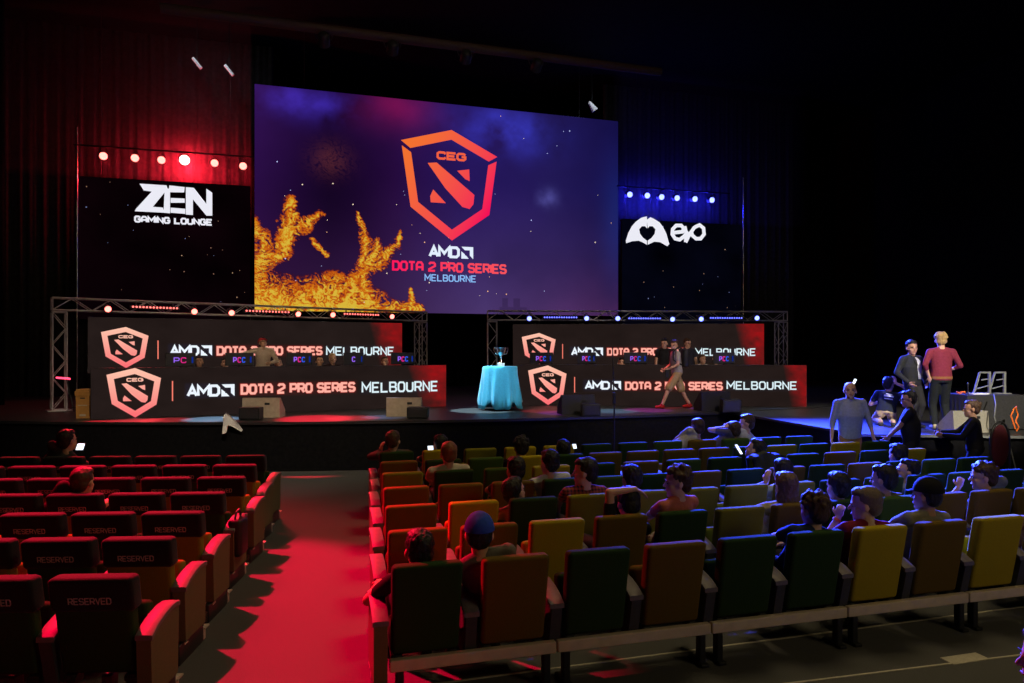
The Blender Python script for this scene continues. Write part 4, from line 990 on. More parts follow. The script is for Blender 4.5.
def person(pos, rz, label, pose='sit', top=1.31, lean=(0, -.12), yaw=0, pitch=0, L=None, Rr=None, skin='fair', hair=('short', 'black'), shirt=((.3, .3, .3), 'short'), pants=(.03, .03, .04), shorts=False,
           shoes=(.02, .02, .02), k=1.0, bulk=1.0, group=None, face=True, curlL=.5, curlR=.5, feet=None, name='person', knees=None, shirt_mat=None, tilt=0, shyaw=0, hs=1.12):
    sit = pose == 'sit'
    if sit: Pz, NL = .60, (top - .14 - .135 * hs) - .60
    elif pose == 'kneel': Pz, NL = .27, top - .29 - .27
    else: Pz, NL = top * .53, top - .145 - .135 * hs - top * .53
    P = V3((0, 0, Pz)); Nk = V3((lean[0], lean[1], Pz + math.sqrt(max(.05, NL * NL))))
    ax = (Nk - P).normalized(); xa = V3((math.cos(R(shyaw)), math.sin(R(shyaw)), 0)); xa = (xa - ax * xa.dot(ax)).normalized(); ya = ax.cross(xa)
    TLn = (Nk - P).length
    B = bulk
    prof = [(-.16, .12, .10), (-.08, .155, .115), (.05, .165, .115), (.28, .145 * B, .105 * B), (.55, .158 * B, .112 * B), (.76, .168, .105), (.88, .145, .085), (.955, .085, .062), (1.02, .052, .054)]
    def torso(b, inf=0., t0=-1, t1=2):
        rl = []
        for t, rx, ry in prof:
            if t < t0 or t > t1: continue
            rl.append((P + ax * t * TLn + ya * (.012 if .4 < t < .8 else 0), xa * (rx + inf), ya * (ry + inf)))
        b.rings(rl)
    sw = (.185 if not sit else .195) * (.6 + .4 * bulk)
    ShL = P + ax * (TLn - .065) - xa * sw; ShR = P + ax * (TLn - .065) + xa * sw
    aU, aF = .285 * k, .255 * k
    if sit: dL, dR = V3((-.13 + lean[0] * .5, .36, .70)), V3((.13 + lean[0] * .5, .36, .70))
    else: dL, dR = V3((-.27, .05, Pz - .10)), V3((.27, .05, Pz - .10))
    fx = lambda q: Nk + V3(q[:3]) if len(q) == 4 else V3(q)
    TLh = fx(L[0]) if L else dL; TRh = fx(Rr[0]) if Rr else dR
    elp = .9 if sit else .34; ely = .1 if sit else -.25; elz = .36 if sit else .1
    eL, wL = ik(ShL, TLh, aU, aF, fx(L[1]) if L and len(L) > 1 else V3((-elp, ely, Pz + elz)))
    eR, wR = ik(ShR, TRh, aU, aF, fx(Rr[1]) if Rr and len(Rr) > 1 else V3((elp, ely, Pz + elz)))
    # legs
    hipL, hipR = P + V3((-.088, 0, -.03)), P + V3((.088, 0, -.03)); leg = []
    if sit:
        for i, hp in enumerate((hipL, hipR)):
            sx = -1 if i == 0 else 1; kn = V3((sx * .13, .44, .565)); an = V3((sx * .12, .42, .10)); leg.append((hp, kn, an))
        if knees: leg = [(hipL, V3(knees[0]), V3(knees[0]) + V3((0, -.03, -.42))), (hipR, V3(knees[1]), V3(knees[1]) + V3((0, -.03, -.42)))]
    elif pose == 'kneel':
        leg = [(hipL, V3((-.15, .30, .085)), V3((-.11, -.14, .07))), (hipR, V3((.15, .30, .085)), V3((.11, -.14, .07)))]
    else:
        ft = feet or ((-.10, .0), (.10, .0)); LL = Pz - .03
        for i, hp in enumerate((hipL, hipR)):
            an = V3((ft[i][0], ft[i][1], .085 + (ft[i][2] if len(ft[i]) > 2 else 0)))
            kn, an2 = ik(hp, an, LL * .50, LL * .44, hp + V3((0, 1, -.3))); leg.append((hp, kn, an))
    # head frame
    up = .14 + .02; Hm = Matrix.Rotation(R(yaw), 3, 'Z') @ Matrix.Rotation(R(tilt), 3, 'Y') @ Matrix.Rotation(R(-pitch), 3, 'X')
    nd = V3((0, .022, 0)); nd = Matrix.Rotation(R(yaw * .4), 3, 'Z') @ nd
    Hc = V3((Nk.x, Nk.y, Nk.z)) + nd + Hm @ V3((0, 0, .13 + .012 * hs))
    Hm0 = Hm; Hm = Hm * hs; H = lambda p: Hc + Hm @ V3(p)
    b = MB(); torso(b)
    b.cap(Nk - ax * .05, Hc + Hm @ V3((0, -.01, -.06)), .057 * hs, .050 * hs)
    for Sx in (ShL, ShR): b.cap(Sx, Nk - ax * .03, .045, .040)
    for Sx, e, w, dd, sd, cu in ((ShL, eL, wL, L, -1, curlL), (ShR, eR, wR, Rr, 1, curlR)):
        b.cap(Sx, e, .050, .040); b.cap(e, w, .039, .026); fd = (w - e).normalized()
        hn = V3(dd[2]) if dd and len(dd) > 2 else V3((-sd * .8, .3, 0)) if not sit else V3((0, 0, -1))
        hd = V3(dd[3]) if dd and len(dd) > 3 else fd
        hand(b, w, hd, hn, -sd if (hn.z < -.5) else sd * (1 if hd.z < 0 else -1), cu)
    for hp, kn, an in leg:
        b.cap(hp, kn, .082, .058); b.cap(kn, an, .055, .038)
        ftd = V3((0, 1, 0)) if pose != 'kneel' or an.y > 0 else V3((0, .3, -.9)); b.cap(an - V3((0, 0, .03)), an + ftd * .10 - V3((0, 0, .045 if ftd.z > -.5 else .0)), .038, .032)
    # skull, jaw, cheeks, brow, nose, ears
    b.ell(H((0, -.010, .030)), (.076, .094, .088), Hm, 20, 14); b.ell(H((0, .020, -.045)), (.058, .066, .078), Hm, 18, 12); b.ell(H((0, .058, -.098)), (.026, .026, .022), Hm)
    b.ell(H((0, .070, .012)), (.050, .018, .014), Hm); b.cap(H((0, .084, .004)), H((0, .104, -.030)), .009, .013, 8); b.ell(H((0, .078, -.066)), (.024, .012, .011), Hm)
    for sx in (-1, 1): b.ell(H((sx * .076, -.010, -.012)), (.012, .020, .030), Hm @ Matrix.Rotation(R(-18 * sx), 3, 'Z')); b.ell(H((sx * .036, .050, -.035)), (.022, .022, .022), Hm)
    body = remesh(b, name, .0092, SK[skin], smooth_it=2)
    body.location = pos; body.rotation_euler = (0, 0, rz); tag(body, label, 'person', group)
    # shirt
    b = MB(); torso(b, .016, -.10, .97); col, kind = shirt; sl = {'short': .55, 'long': 2, 'rolled': 1.35, 'none': 0}[kind]
    for Sx in (ShL, ShR): b.cap(Sx, Nk - ax * .012, .058, .052)
    for Sx, e, w in ((ShL, eL, wL), (ShR, eR, wR)):
        b.cap(Sx, Sx + (e - Sx) * min(1, sl), .066, .058 if sl < 1 else .052)
        if sl > 1: b.cap(e, e + (w - e) * min(.97, sl - 1 + .0), .052, .040)
    sm = shirt_mat or cloth_mat('cloth_%d_%d_%d' % tuple(int(c * 999) for c in col), col)
    so = remesh(b, 'shirt' if kind != 'long' else 'top', .0135, sm, body, 3)
    # trousers
    b = MB(); b.rings([(P + ax * TLn * t, xa * (rx + .012), ya * (ry + .012)) for t, rx, ry in prof[:3]] + [(P + ax * TLn * .12, xa * .165, ya * .118)])
    for hp, kn, an in leg:
        b.cap(hp, kn + ((kn - hp) * -.02), .098, .078 if not shorts else .105)
        if not shorts: b.cap(kn, an + (kn - an) * .06, .072, .054)
    remesh(b, 'shorts' if shorts else 'trousers', .016, cloth_mat('cloth_%d_%d_%d' % tuple(int(c * 999) for c in pants), pants), body, 3)
    for hp, kn, an in leg:
        b = MB(); f = V3((0, 1, 0)) if not (pose == 'kneel' and an.y < 0) else V3((0, .45, -.9)).normalized(); c = V3((an.x, an.y, an.z - .045))
        if f.z < -.3: b.ell(c + V3((0, .0, .0)), (.048, .06, .06)); b.cap(c, c + V3((0, .04, -.005)), .04, .036)
        else:
            b.cap(c + V3((0, -.03, .01)), c + V3((0, .15, -.005)), .044, .036); b.cap(c + V3((0, 0, .0)), c + V3((0, .0, .05)), .045, .044); 
        q = remesh(b, 'shoe', .012, cloth_mat('shoe_%d_%d_%d' % tuple(int(x * 999) for x in shoes), shoes), body, 2)
    # hair / headwear
    st, hc = hair
    if st != 'bald':
        b = MB()
        E_ = lambda c, r: b.ell(H(c), r, Hm, 20, 14)
        if st in ('short', 'curly', 'long', 'bun', 'curlytop', 'cap', 'crop'):
            if st != 'cap': E_((0, -.030, .044), (.085, .092, .092)); E_((0, -.058, -.004), (.076, .056, .078)); E_((0, .010, .085), (.068, .075, .042))
            else: E_((0, -.055, -.010), (.077, .052, .07)); E_((0, -.03, .02), (.082, .075, .06))
        if st in ('curly', 'curlytop'):
            rr = random.Random(len(label) * 7 + 3)
            for i in range(46):
                a, c_ = rr.uniform(0, 6.28), rr.uniform(.05, 1)
                E_((.082 * math.cos(a) * math.sqrt(1 - c_ * c_ * .8), -.025 + .088 * math.sin(a) * math.sqrt(1 - c_ * c_ * .8), .04 + .09 * c_), (.020, .020, .020))
        if st == 'long': E_((0, -.050, -.10), (.088, .058, .16)); E_((.045, -.02, -.09), (.045, .045, .14)); E_((-.045, -.02, -.09), (.045, .045, .14))
        if st == 'bun': E_((0, -.100, .075), (.034, .034, .034))
        if st == 'sides': E_((0, -.048, .002), (.083, .070, .052))
        hr = remesh(b, 'hair', .0085, HAIRM[hc], body, 1)
        amp = .004 if st in ('crop', 'sides', 'cap') else .009
        for v in hr.data.vertices:
            c = v.co; v.co = c + v.normal * amp * (noise.noise(V3((c.x * 45, c.y * 45, c.z * 22))) + .6 * noise.noise(V3((c.x * 110, c.y * 110, c.z * 40))))
    if st == 'cap':
        pass
    if face:
        for sx in (-1, 1):
            MB().ell(H((sx * .031, .0795, -.006)), (.011, .006, .0055), Hm, 10, 7).build('eye', EYE, body, smooth=True)
            MB().ell(H((sx * .031, .086, .014)), (.019, .005, .004), Hm, 10, 6).build('eyebrow', HAIRM[hc if hc in HAIRM else 'black'], body, smooth=True)
        MB().ell(H((0, .0885, -.066)), (.022, .004, .006), Hm, 12, 7).build('mouth', LIP, body, smooth=True)
    return dict(body=body, H=H, Hm=Hm, wL=wL, wR=wR, eL=eL, eR=eR, P=P, N=Nk, xa=xa, ya=ya, ax=ax)
def cap_on(p, m, brim=1, low=.0, fitting=None):
    H, Hm = p['H'], p['Hm']; b = MB(); n = 24
    vs = []; rows_ = 8
    for i in range(rows_ + 1):
        a = math.pi / 2 * i / rows_
        for k in range(n): t = 2 * math.pi * k / n; vs.append(H((.092 * math.sin(a) * math.cos(t), -.018 + .107 * math.sin(a) * math.sin(t), .030 + low + .112 * math.cos(a))))
    b.add(vs, [(i * n + k, i * n + (k + 1) % n, (i + 1) * n + (k + 1) % n, (i + 1) * n + k) for i in range(rows_) for k in range(n)] + [tuple(rows_ * n + k for k in range(n))])
    root = b.build('cap', m, p['body'], smooth=True)
    b = MB(); vs = []
    for r in (0, 1):
        for k in range(13):
            a = math.pi * (k / 12); x = .082 * math.cos(a); y = (.070 + (.085 * math.sin(a) if r else .02 * math.sin(a))) * brim - .018
            vs.append(H((x, y, .032 + low - .012 * r * math.sin(a))))
    b.add(vs, [(k, k + 1, 13 + k + 1, 13 + k) for k in range(12)]); o = b.build('visor', m, root, smooth=True); md = o.modifiers.new('t', 'SOLIDIFY'); md.thickness = .004
def phone_obj(px, py, Y, label, rz=0, w=.075, h=.14, tilt=-35):
    x, y = at_y(px, Y); z = z_of(py, depth_at_y(px, Y)); t = thing('phone', (x, y, z), rz, label, 'phone'); mt = Matrix.Rotation(R(tilt), 3, 'X')
    MB().rbox((0, 0, 0), (w, .009, h), .004, mt).build('case', M['plastic'], t); MB().box(mt @ V3((0, -.006, 0)), (w * .88, .001, h * .88), mt).build('display', M['phone'], t); return t
def sitter(row, n, hx, hy, label, lean_y=-.13, dyaw=0, seatdx=None, left=False, **kw):
    if not left:
        sx, sy = seat_xy(row, n); rz = 0
        X, Yh = at_y(hx, sy + .27); Z = depth_at_y(hx, sy + .27); top = z_of(hy, Z)
        dx = X - sx; px = sx + max(-.09, min(.09, dx * .4)); ln = X - px
        pos = (px, sy + .375, 0)
    else:
        x0, y0 = LR[row]; d = V3((math.cos(rz_l), math.sin(rz_l))); f = V3((-d.y, d.x)); p = LROW[row][2]
        q = V3((x0, y0)) - d * p * n; rz = rz_l; hd = q + f * .27
        # camera depth of that head
        Z = hd.x * sn + hd.y * cs; top = z_of(hy, Z); X = at_depth(hx, Z); off = V3(X) - hd; dx = off.dot(d); px = max(-.09, min(.09, dx * .4)); ln = dx - px
        c = q + d * px + f * .375; pos = (c.x, c.y, 0)
    top = max(1.12, min(1.42, top))
    kw.setdefault('hs', 1.22); return person(pos, rz, label, 'sit', top=top, lean=(ln * 1.0, lean_y), yaw=dyaw, **kw)
BLK, WHT_, GRYS = (.018, .018, .022), (.55, .55, .52), (.20, .19, .17)
# --- nearest rows of the unreserved block
sitter(1, 1, 419, 528, 'person with short black hair and dark tee, next to the person in blue cap', dyaw=4, shirt=(BLK, 'short'), skin='tan', face=False, Rr=None, L=((-.27, .30, .66), (-.5, .1, .5)))
p = sitter(1, 2, 479, 512, 'person in a blue baseball cap and grey tee in the rearmost row', dyaw=-14, shirt=((.13, .12, .105), 'short'), hair=('cap', 'black'), face=False, skin='fair', bulk=1.12)
cap_on(p, cloth_mat('royal_blue_cap', (.03, .07, .42)))
sitter(1, 6, 813, 491, 'person with chin length dark brown hair and navy top, rearmost row', dyaw=6, shirt=((.02, .03, .08), 'short'), hair=('curlytop', 'brown'), face=False)
p = sitter(1, 7, 866, 486, 'person with short greying hair and maroon shirt holding a hand to the mouth', dyaw=48, pitch=3, shirt=((.16, .012, .03), 'short'), hair=('crop', 'grey'), L=((-.13, .21, .0, 'n'), (-.40, .45, -.50, 'n'), (.5, .3, .4), (.25, -.05, 1)), curlL=1.0, bulk=1.1)
w = p['wL']; dd = (p['wL'] - p['eL']).normalized(); MB().cone(w - dd * .035, w - dd * .012, .036, .034, 16, cap=False).build('wristband', M['orange'], p['body'], smooth=True)
p = sitter(1, 8, 926, 477, 'person in a black baseball cap and grey brown tee in the rearmost row', dyaw=20, shirt=((.22, .20, .15), 'short'), hair=('cap', 'black'), skin='tan', face=True)
cap_on(p, cloth_mat('black_cap', (.012, .012, .014)))
sitter(1, 10, 1040, 486, 'person in orange tee whose shoulder shows at the photo edge, rearmost row', dyaw=10, shirt=((.45, .20, .10), 'short'), hair=('short', 'brown'), face=False)
# second row
sitter(2, 4, 628, 486, 'person in black tee with a bare forearm laid over the head', dyaw=0, pitch=18, shirt=(BLK, 'short'), skin='fair', face=False, hair=('short', 'black'), L=((.03, -.02, .29, 'n'), (-.70, -.05, .35, 'n'), (0, .1, -1), (1, .0, -.45)), curlL=.3, lean_y=-.17)
sitter(2, 5, 678, 465, 'person in salmon tee with curly dark hair, turned to the seat beside', dyaw=72, shirt=((.50, .14, .10), 'short'), hair=('curly', 'brown'), skin='fair', pants=(.40, .30, .18), knees=((-.20, .42, .56), (.10, .44, .53)), shyaw=18)
sitter(2, 7, 785, 471, 'person with long light brown hair and yellow top', dyaw=-4, shirt=((.45, .36, .16), 'short'), hair=('long', 'long'), face=False, L=((-.30, .2, .80), (-.5, 0, .8)))
sitter(2, 8, 837, 471, 'person with dark hair and pale collared top, between long haired and khaki neighbours', dyaw=0, shirt=((.30, .30, .32), 'short'), hair=('short', 'black'), face=False)
sitter(2, 9, 883, 464, 'person with dark hair and olive khaki top in the second row', dyaw=26, shirt=((.13, .12, .06), 'short'), hair=('short', 'black'), face=True, skin='tan')
sitter(2, 12, 983, 462, 'person in blue grey shirt with one hand raised to the lips', dyaw=52, shirt=((.16, .18, .20), 'short'), hair=('curlytop', 'brown'), L=((-.13, .21, .0, 'n'), (-.40, .45, -.50, 'n'), (.5, .3, .4), (.25, -.05, 1)), curlL=.9)
# third row
sitter(3, 3, 521, 477, 'person in pale grey tee hunching and looking down', dyaw=-58, pitch=-18, shirt=((.42, .42, .38), 'short'), hair=('short', 'black'), lean_y=.02, skin='fair')
sitter(3, 4, 585, 457, 'person in red plaid shirt with dark hair', dyaw=58, shirt=((.1, .02, .02), 'short'), shirt_mat=plaid('plaid'), hair=('short', 'black'), skin='fair')
sitter(3, 5, 631, 464, 'person with black hair seated just beyond the raised bare forearm', dyaw=4, shirt=(BLK, 'short'), hair=('short', 'black'), face=False)
sitter(3, 8, 782, 458, 'person in white tee with a hand at the cheek beyond the long hair', dyaw=-8, shirt=((.5, .5, .52), 'short'), hair=('short', 'black'), face=False, L=((-.15, .10, .02, 'n'), (-.45, .40, -.45, 'n'), (.6, .3, .2), (.1, 0, 1)))
sitter(3, 11, 911, 460, 'person with dark hair glancing down and back over the shoulder', dyaw=62, pitch=-18, shirt=((.30, .32, .42), 'short'), hair=('short', 'black'), skin='fair', lean_y=.0)
# middle row
sitter(4, 3, 515, 456, 'person with dark hair in maroon top behind the hunching one', dyaw=14, shirt=((.07, .015, .03), 'short'), hair=('short', 'black'), face=False)
sitter(4, 4, 549, 449, 'person in bright white tee leaning to one side in the middle row', dyaw=18, shirt=(WHT_, 'short'), hair=('short', 'black'), face=False)
sitter(4, 12, 897, 443, 'person with dark hair and dark blue top near the platform', dyaw=0, shirt=((.03, .04, .09), 'short'), hair=('short', 'black'), face=False)
# rows beyond
sitter(5, 2, 448.5, 441, 'broad person in white tee with auburn hair', dyaw=0, shirt=((.50, .46, .38), 'short'), hair=('crop', 'auburn'), face=False, bulk=1.2)
p = sitter(5, 10, 756, 438, 'person in black hoodie looking at a lit phone', dyaw=40, pitch=-22, shirt=(BLK, 'long'), hair=('short', 'black'), lean_y=-.02, L=((-.20, .26, 1.0), (-.4, .1, .7), (.2, .3, .6), (0, .5, 1)))
sitter(6, 4, 521, 436, 'person with thick black hair seen against the blue stage front', dyaw=0, shirt=(BLK, 'short'), hair=('curly', 'black'), face=False)
sitter(6, 5, 563, 439, 'person in dark green top holding a lit phone at the ear', dyaw=-10, shirt=((.05, .07, .03), 'short'), hair=('short', 'black'), face=False)
sitter(7, 1, 393, 430, 'person in dark grey jumper leaning an elbow at the aisle end', dyaw=-24, shirt=((.07, .06, .055), 'long'), hair=('short', 'brown'), L=((-.17, .10, -.01, 'n'), (-.55, .25, -.40, 'n'), (.5, .3, .2), (.15, .1, 1)), bulk=1.15)
sitter(7, 2, 440, 434, 'person in dark top with lit phone in the row nearest the stage', dyaw=16, shirt=((.05, .04, .04), 'short'), hair=('short', 'black'))
sitter(7, 8, 697, 418, 'person in pale tee facing the walking man', dyaw=6, shirt=((.45, .42, .42), 'short'), hair=('crop', 'brown'), face=False)
sitter(7, 9, 733, 421, 'person with bare raised forearm between two pale shirted people', dyaw=8, shirt=((.10, .09, .14), 'short'), hair=('short', 'brown'), L=((-.14, .05, .20, 'n'), (-.70, .1, .0, 'n'), (0, .3, -.5), (.8, .1, .6)))
sitter(7, 10, 746.5, 414, 'person in white tee turned to the neighbour with raised forearm', dyaw=60, shirt=((.5, .5, .52), 'short'), hair=('short', 'brown'))
# reserved block
sitter(7, 4.9, 68, 429, 'person in dark jumper with lit phone in the reserved block', dyaw=-22, left=True, shirt=((.05, .05, .055), 'long'), hair=('short', 'black'), pitch=-8, bulk=1.15)
sitter(4, 3, 82, 467, 'person with cropped brown hair alone in the middle of the reserved block', dyaw=-8, left=True, shirt=((.03, .02, .02), 'short'), hair=('crop', 'brown'), face=False, L=((-.13, .12, .0, 'n'), (-.40, .40, -.45, 'n'), (.5, .3, .2), (.1, 0, 1)))
phone_obj(80.5, 447, 10.35, 'lit phone held up in the reserved block', -.2, w=.10, h=.10)
phone_obj(430.5, 448.5, 10.75, 'lit phone held up in the row nearest the stage', 0, w=.09, h=.09)
phone_obj(738.5, 449.5, 8.98, 'lit phone of the person in black hoodie', .5, w=.075, h=.17)
phone_obj(574.5, 446.5, 9.85, 'small lit phone beside the person in dark green top', 0, w=.06, h=.08)
# jacket on an empty seat
x, y = seat_xy(5, 9); b = MB()
n, m_ = 15, 12; vs = []
for i in range(n):
    u = i / (n - 1)
    for j in range(m_):
        v = j / (m_ - 1); a = -.35 + v * 1.5; yy = (.12 * (v - .45)); zz = 1.035 - 2.6 * (v - .45) ** 2 * .62
        if v < .45: yy -= .045 + .03 * math.sin(u * 14)
        else: yy += .05
        vs.append((x - .27 + .54 * u + .02 * math.sin(v * 9), y + .02 + yy + .015 * math.sin(u * 22 + v * 5), zz + .012 * math.sin(u * 16) - .14 * abs(u - .5) ** 2 * 2))
b.add(vs, [(i * m_ + j, (i + 1) * m_ + j, (i + 1) * m_ + j + 1, i * m_ + j + 1) for i in range(n - 1) for j in range(m_ - 1)])
o = b.build('jacket', cloth_mat('jacket', (.045, .05, .045)), smooth=True); md = o.modifiers.new('t', 'SOLIDIFY'); md.thickness = .02; tag(o, 'dark grey jacket draped over an empty seat back', 'jacket')
# person at the near corner
x, y = at_depth(1046, 3.15)
person((x, y, 0), R(-15), 'person cut off by the photo corner, face lit red', 'sit', top=1.27, lean=(0, -.05), yaw=72, shirt=((.012, .01, .012), 'long'), pants=(.01, .01, .01), hair=('short', 'black'), skin='fair')
t = thing('stool', (x, y, 0), R(60), 'low black stool under the person at the near photo corner', 'stool')
MB().lathe([(.19, .415), (.2, .42), (.2, .44), (.19, .445)], 20).build('seat', M['plastic'], t)
for a in range(4): MB().tube([(.13 * math.cos(a * 1.57), .13 * math.sin(a * 1.57), .415), (.18 * math.cos(a * 1.57), .18 * math.sin(a * 1.57), 0.01)], .012).build('leg', M['metal'], t)

# --- standing on the floor
x, y = at_depth(850, 12.15)
p = person((x, y, 0), -TH + R(180 - 6), 'balding person in blue button shirt standing by the platform corner', 'stand', top=z_of(380.5, 12.15), lean=(.02, .05), yaw=-14, pitch=-10, skin='fair', hair=('sides', 'brown'), shirt=((.30, .33, .50), 'rolled'), pants=(.30, .15, .06), k=1.1, bulk=1.22, hs=1.2, L=((-.36, .10, .93), (-.6, -.2, 1.2)), Rr=((.33, .10, .96), (.6, -.2, 1.2)))
b = MB(); b.rings([(p['N'] - p['ax'] * .035, p['xa'] * .088, p['ya'] * .082), (p['N'] + p['ax'] * .012, p['xa'] * .072, p['ya'] * .07)], 20); b.build('collar', cloth_mat('blue_collar', (.34, .37, .55)), p['body'], smooth=True)
x, y = at_depth(911, 12.0)
p = person((x, y, 0), -TH + R(62), 'person in black tee and glasses standing in profile before the platform', 'stand', top=z_of(390, 12.0), lean=(0, .02), yaw=14, skin='tan', hair=('short', 'black'), shirt=(BLK, 'short'), pants=(.02, .02, .025), bulk=1.35, L=((-.10, .40, .92), (-.4, -.1, 1.1)), Rr=((.14, .34, .95), (.45, -.1, 1.1)))
b = MB(); H, Hm = p['H'], p['Hm']
for sx in (-1, 1): b.tube([H((sx * .034 + .021 * math.cos(a), .098, -.004 + .017 * math.sin(a))) for a in [i * .7 for i in range(10)]], .0022, 5); b.tube([H((sx * .055, .098, 0)), H((sx * .08, .0, 0))], .002, 5)
b.tube([H((-.013, .1, 0)), H((.013, .1, 0))], .002, 5); b.build('glasses', M['plastic'], p['body'])
x, y = at_depth(975, 11.6)
p = person((x, y, 0), -TH + R(58), 'person with hair in a bun and black top reaching towards the platform', 'stand', top=z_of(399.5, 11.6), lean=(0, .03), yaw=12, skin='tan', hair=('bun', 'brown'), shirt=((.015, .015, .018), 'long'), pants=(.02, .02, .02), L=((-.18, .42, 1.08), (-.4, 0, .9)), Rr=((.05, .46, 1.10), (.4, 0, .9)))
x, y = at_depth(934, 11.75)
# --- on the platform
def on_deck(px, Z, z=ST): a = at_depth(px, Z); return (a[0], a[1], z)
q = on_deck(912, 13.45)
p = person(q, -TH + R(180 + 22), 'person in dark suit over open pale shirt listening on the platform', 'stand', top=z_of(339.5, 13.45) - ST, lean=(0, -.02), yaw=-26, skin='tan', hair=('short', 'black'), shirt=((.026, .028, .03), 'long'), pants=(.026, .026, .028), bulk=1.28, L=((-.24, .10, .84), (-.5, -.2, 1.0)), Rr=((.24, .12, .86), (.5, -.2, 1.0)), feet=((-.12, 0), (.12, .03)))
sh = MB(); N_, P_, ya_, xa_ = p['N'], p['P'], p['ya'], p['xa']
pts = []
for t_, hw in ((.93, .035), (.8, .052), (.6, .05), (.35, .042), (.08, .035)):
    c = P_ + p['ax'] * (N_ - P_).length * t_ + ya_ * (.150 * (1 if t_ < .7 else .93) if t_ < .9 else .085); c = c + ya_ * (.02 if t_ < .7 else .005)
    pts.append((c - xa_ * hw, c + xa_ * hw))
sh.add([v for pr in pts for v in pr], [(2 * i, 2 * i + 1, 2 * i + 3, 2 * i + 2) for i in range(4)]); o = sh.build('shirt_front', cloth_mat('pale_shirt', (.55, .55, .65)), p['body'], smooth=True); md = o.modifiers.new('t', 'SOLIDIFY'); md.thickness = .012
for sx in (-1, 1):
    lp = MB(); v = []
    for i, (l_, r_) in enumerate(pts[:3]):
        c = (l_ if sx < 0 else r_); v += [c + ya_ * .012, c + xa_ * sx * (.05 if i == 1 else .02) + ya_ * .0]
    lp.add(v, [(0, 1, 3, 2), (2, 3, 5, 4)]); o = lp.build('lapel', cloth_mat('lapel', (.03, .032, .034)), p['body']); md = o.modifiers.new('t', 'SOLIDIFY'); md.thickness = .01
q = on_deck(941, 13.2)
p = person(q, -TH + R(-8), 'fair haired person in maroon shirt seen from behind on the platform', 'stand', top=z_of(332, 13.2) - ST, lean=(0, -.01), yaw=-18, skin='fair', hair=('curlytop', 'blond'), shirt=((.20, .03, .055), 'rolled'), pants=(.018, .021, .02), face=False, bulk=1.05, L=((-.22, -.04, .96), (-.55, -.3, 1.15), (.2, .6, 0)), Rr=((.17, .16, 1.06), (.55, -.2, 1.10), (-.5, .5, 0)), shoes=(.45, .38, .22), feet=((-.11, 0), (.13, .03)))
b = MB(); b.rings([(p['P'] + p['ax'] * z, p['xa'] * .184, p['ya'] * .136) for z in (-.01, .03)], 24); b.build('belt', cloth_mat('belt', (.28, .13, .05)), p['body'], smooth=True)
q = on_deck(886, 14.0)
p = person(q, -TH + R(-20), 'kneeling person in black printed tee and beige trousers on the platform', 'kneel', top=z_of(377, 14.0) - ST, lean=(.06, .10), yaw=-35, skin='fair', hair=('short', 'black'), shirt=((.02, .025, .035), 'short'), pants=(.55, .42, .24), face=False, shoes=(.05, .05, .05), L=((-.05, .40, .42), (-.35, .1, .4)), Rr=((.20, .24, .80), (.5, .1, .5), (-.5, -.3, 0), (-.1, .1, 1)))
b = MB(); 
for zz, hw, hh in ((.80, .055, .008), (.70, .085, .016), (.56, .075, .007)):
    c = p['P'] + p['ax'] * (p['N'] - p['P']).length * zz; c = c - p['ya'] * (.134 if zz < .78 else .128); 
    b.rings([(c + p['ax'] * s_ * hh, p['xa'] * hw, p['ya'] * .012) for s_ in (-1, 1)], 12)
b.build('shirt_print', M['white'], p['body'])
# --- walking man with backpack on the main stage
q = on_deck(677, 18.1)
q = (q[0], q[1], ST)
p = person(q, -TH + R(98), 'bearded person in grey tee and khaki shorts walking across the stage with a backpack', 'stand', top=z_of(339.5, 18.1) - ST, lean=(0, .05), yaw=38, skin='fair', hair=('short', 'brown'), shirt=((.36, .34, .33), 'short'), pants=(.42, .30, .16), shorts=True, shoes=(.35, .02, .02), feet=((-.09, .42), (.09, -.36, .0)), L=((-.20, .30, .98), (-.4, -.1, 1.1)), Rr=((.20, .26, .96), (.45, -.2, 1.1)))
b = MB(); b.ell(p['H']((0, .058, -.085)), (.046, .036, .038), p['Hm']); b.build('beard', HAIRM['brown'], p['body'], smooth=True)
b = MB(); b.rbox((0, -.20, 1.24), (.30, .17, .46), .06, seg=4); b.build('backpack', M['plastic'], p['body'], smooth=True)
for sx in (-1, 1): MB().tube([(sx * .12, -.13, 1.46), (sx * .125, .02, 1.52), (sx * .13, .15, 1.40), (sx * .145, .14, 1.2), (sx * .17, -.06, 1.08)], .018).build('strap', M['plastic'], p['body'], smooth=True)
b = MB(); b.rbox((-.22, .34, .87), (.05, .10, .20), .015); b.build('bottle', M['plastic'], p['body'])
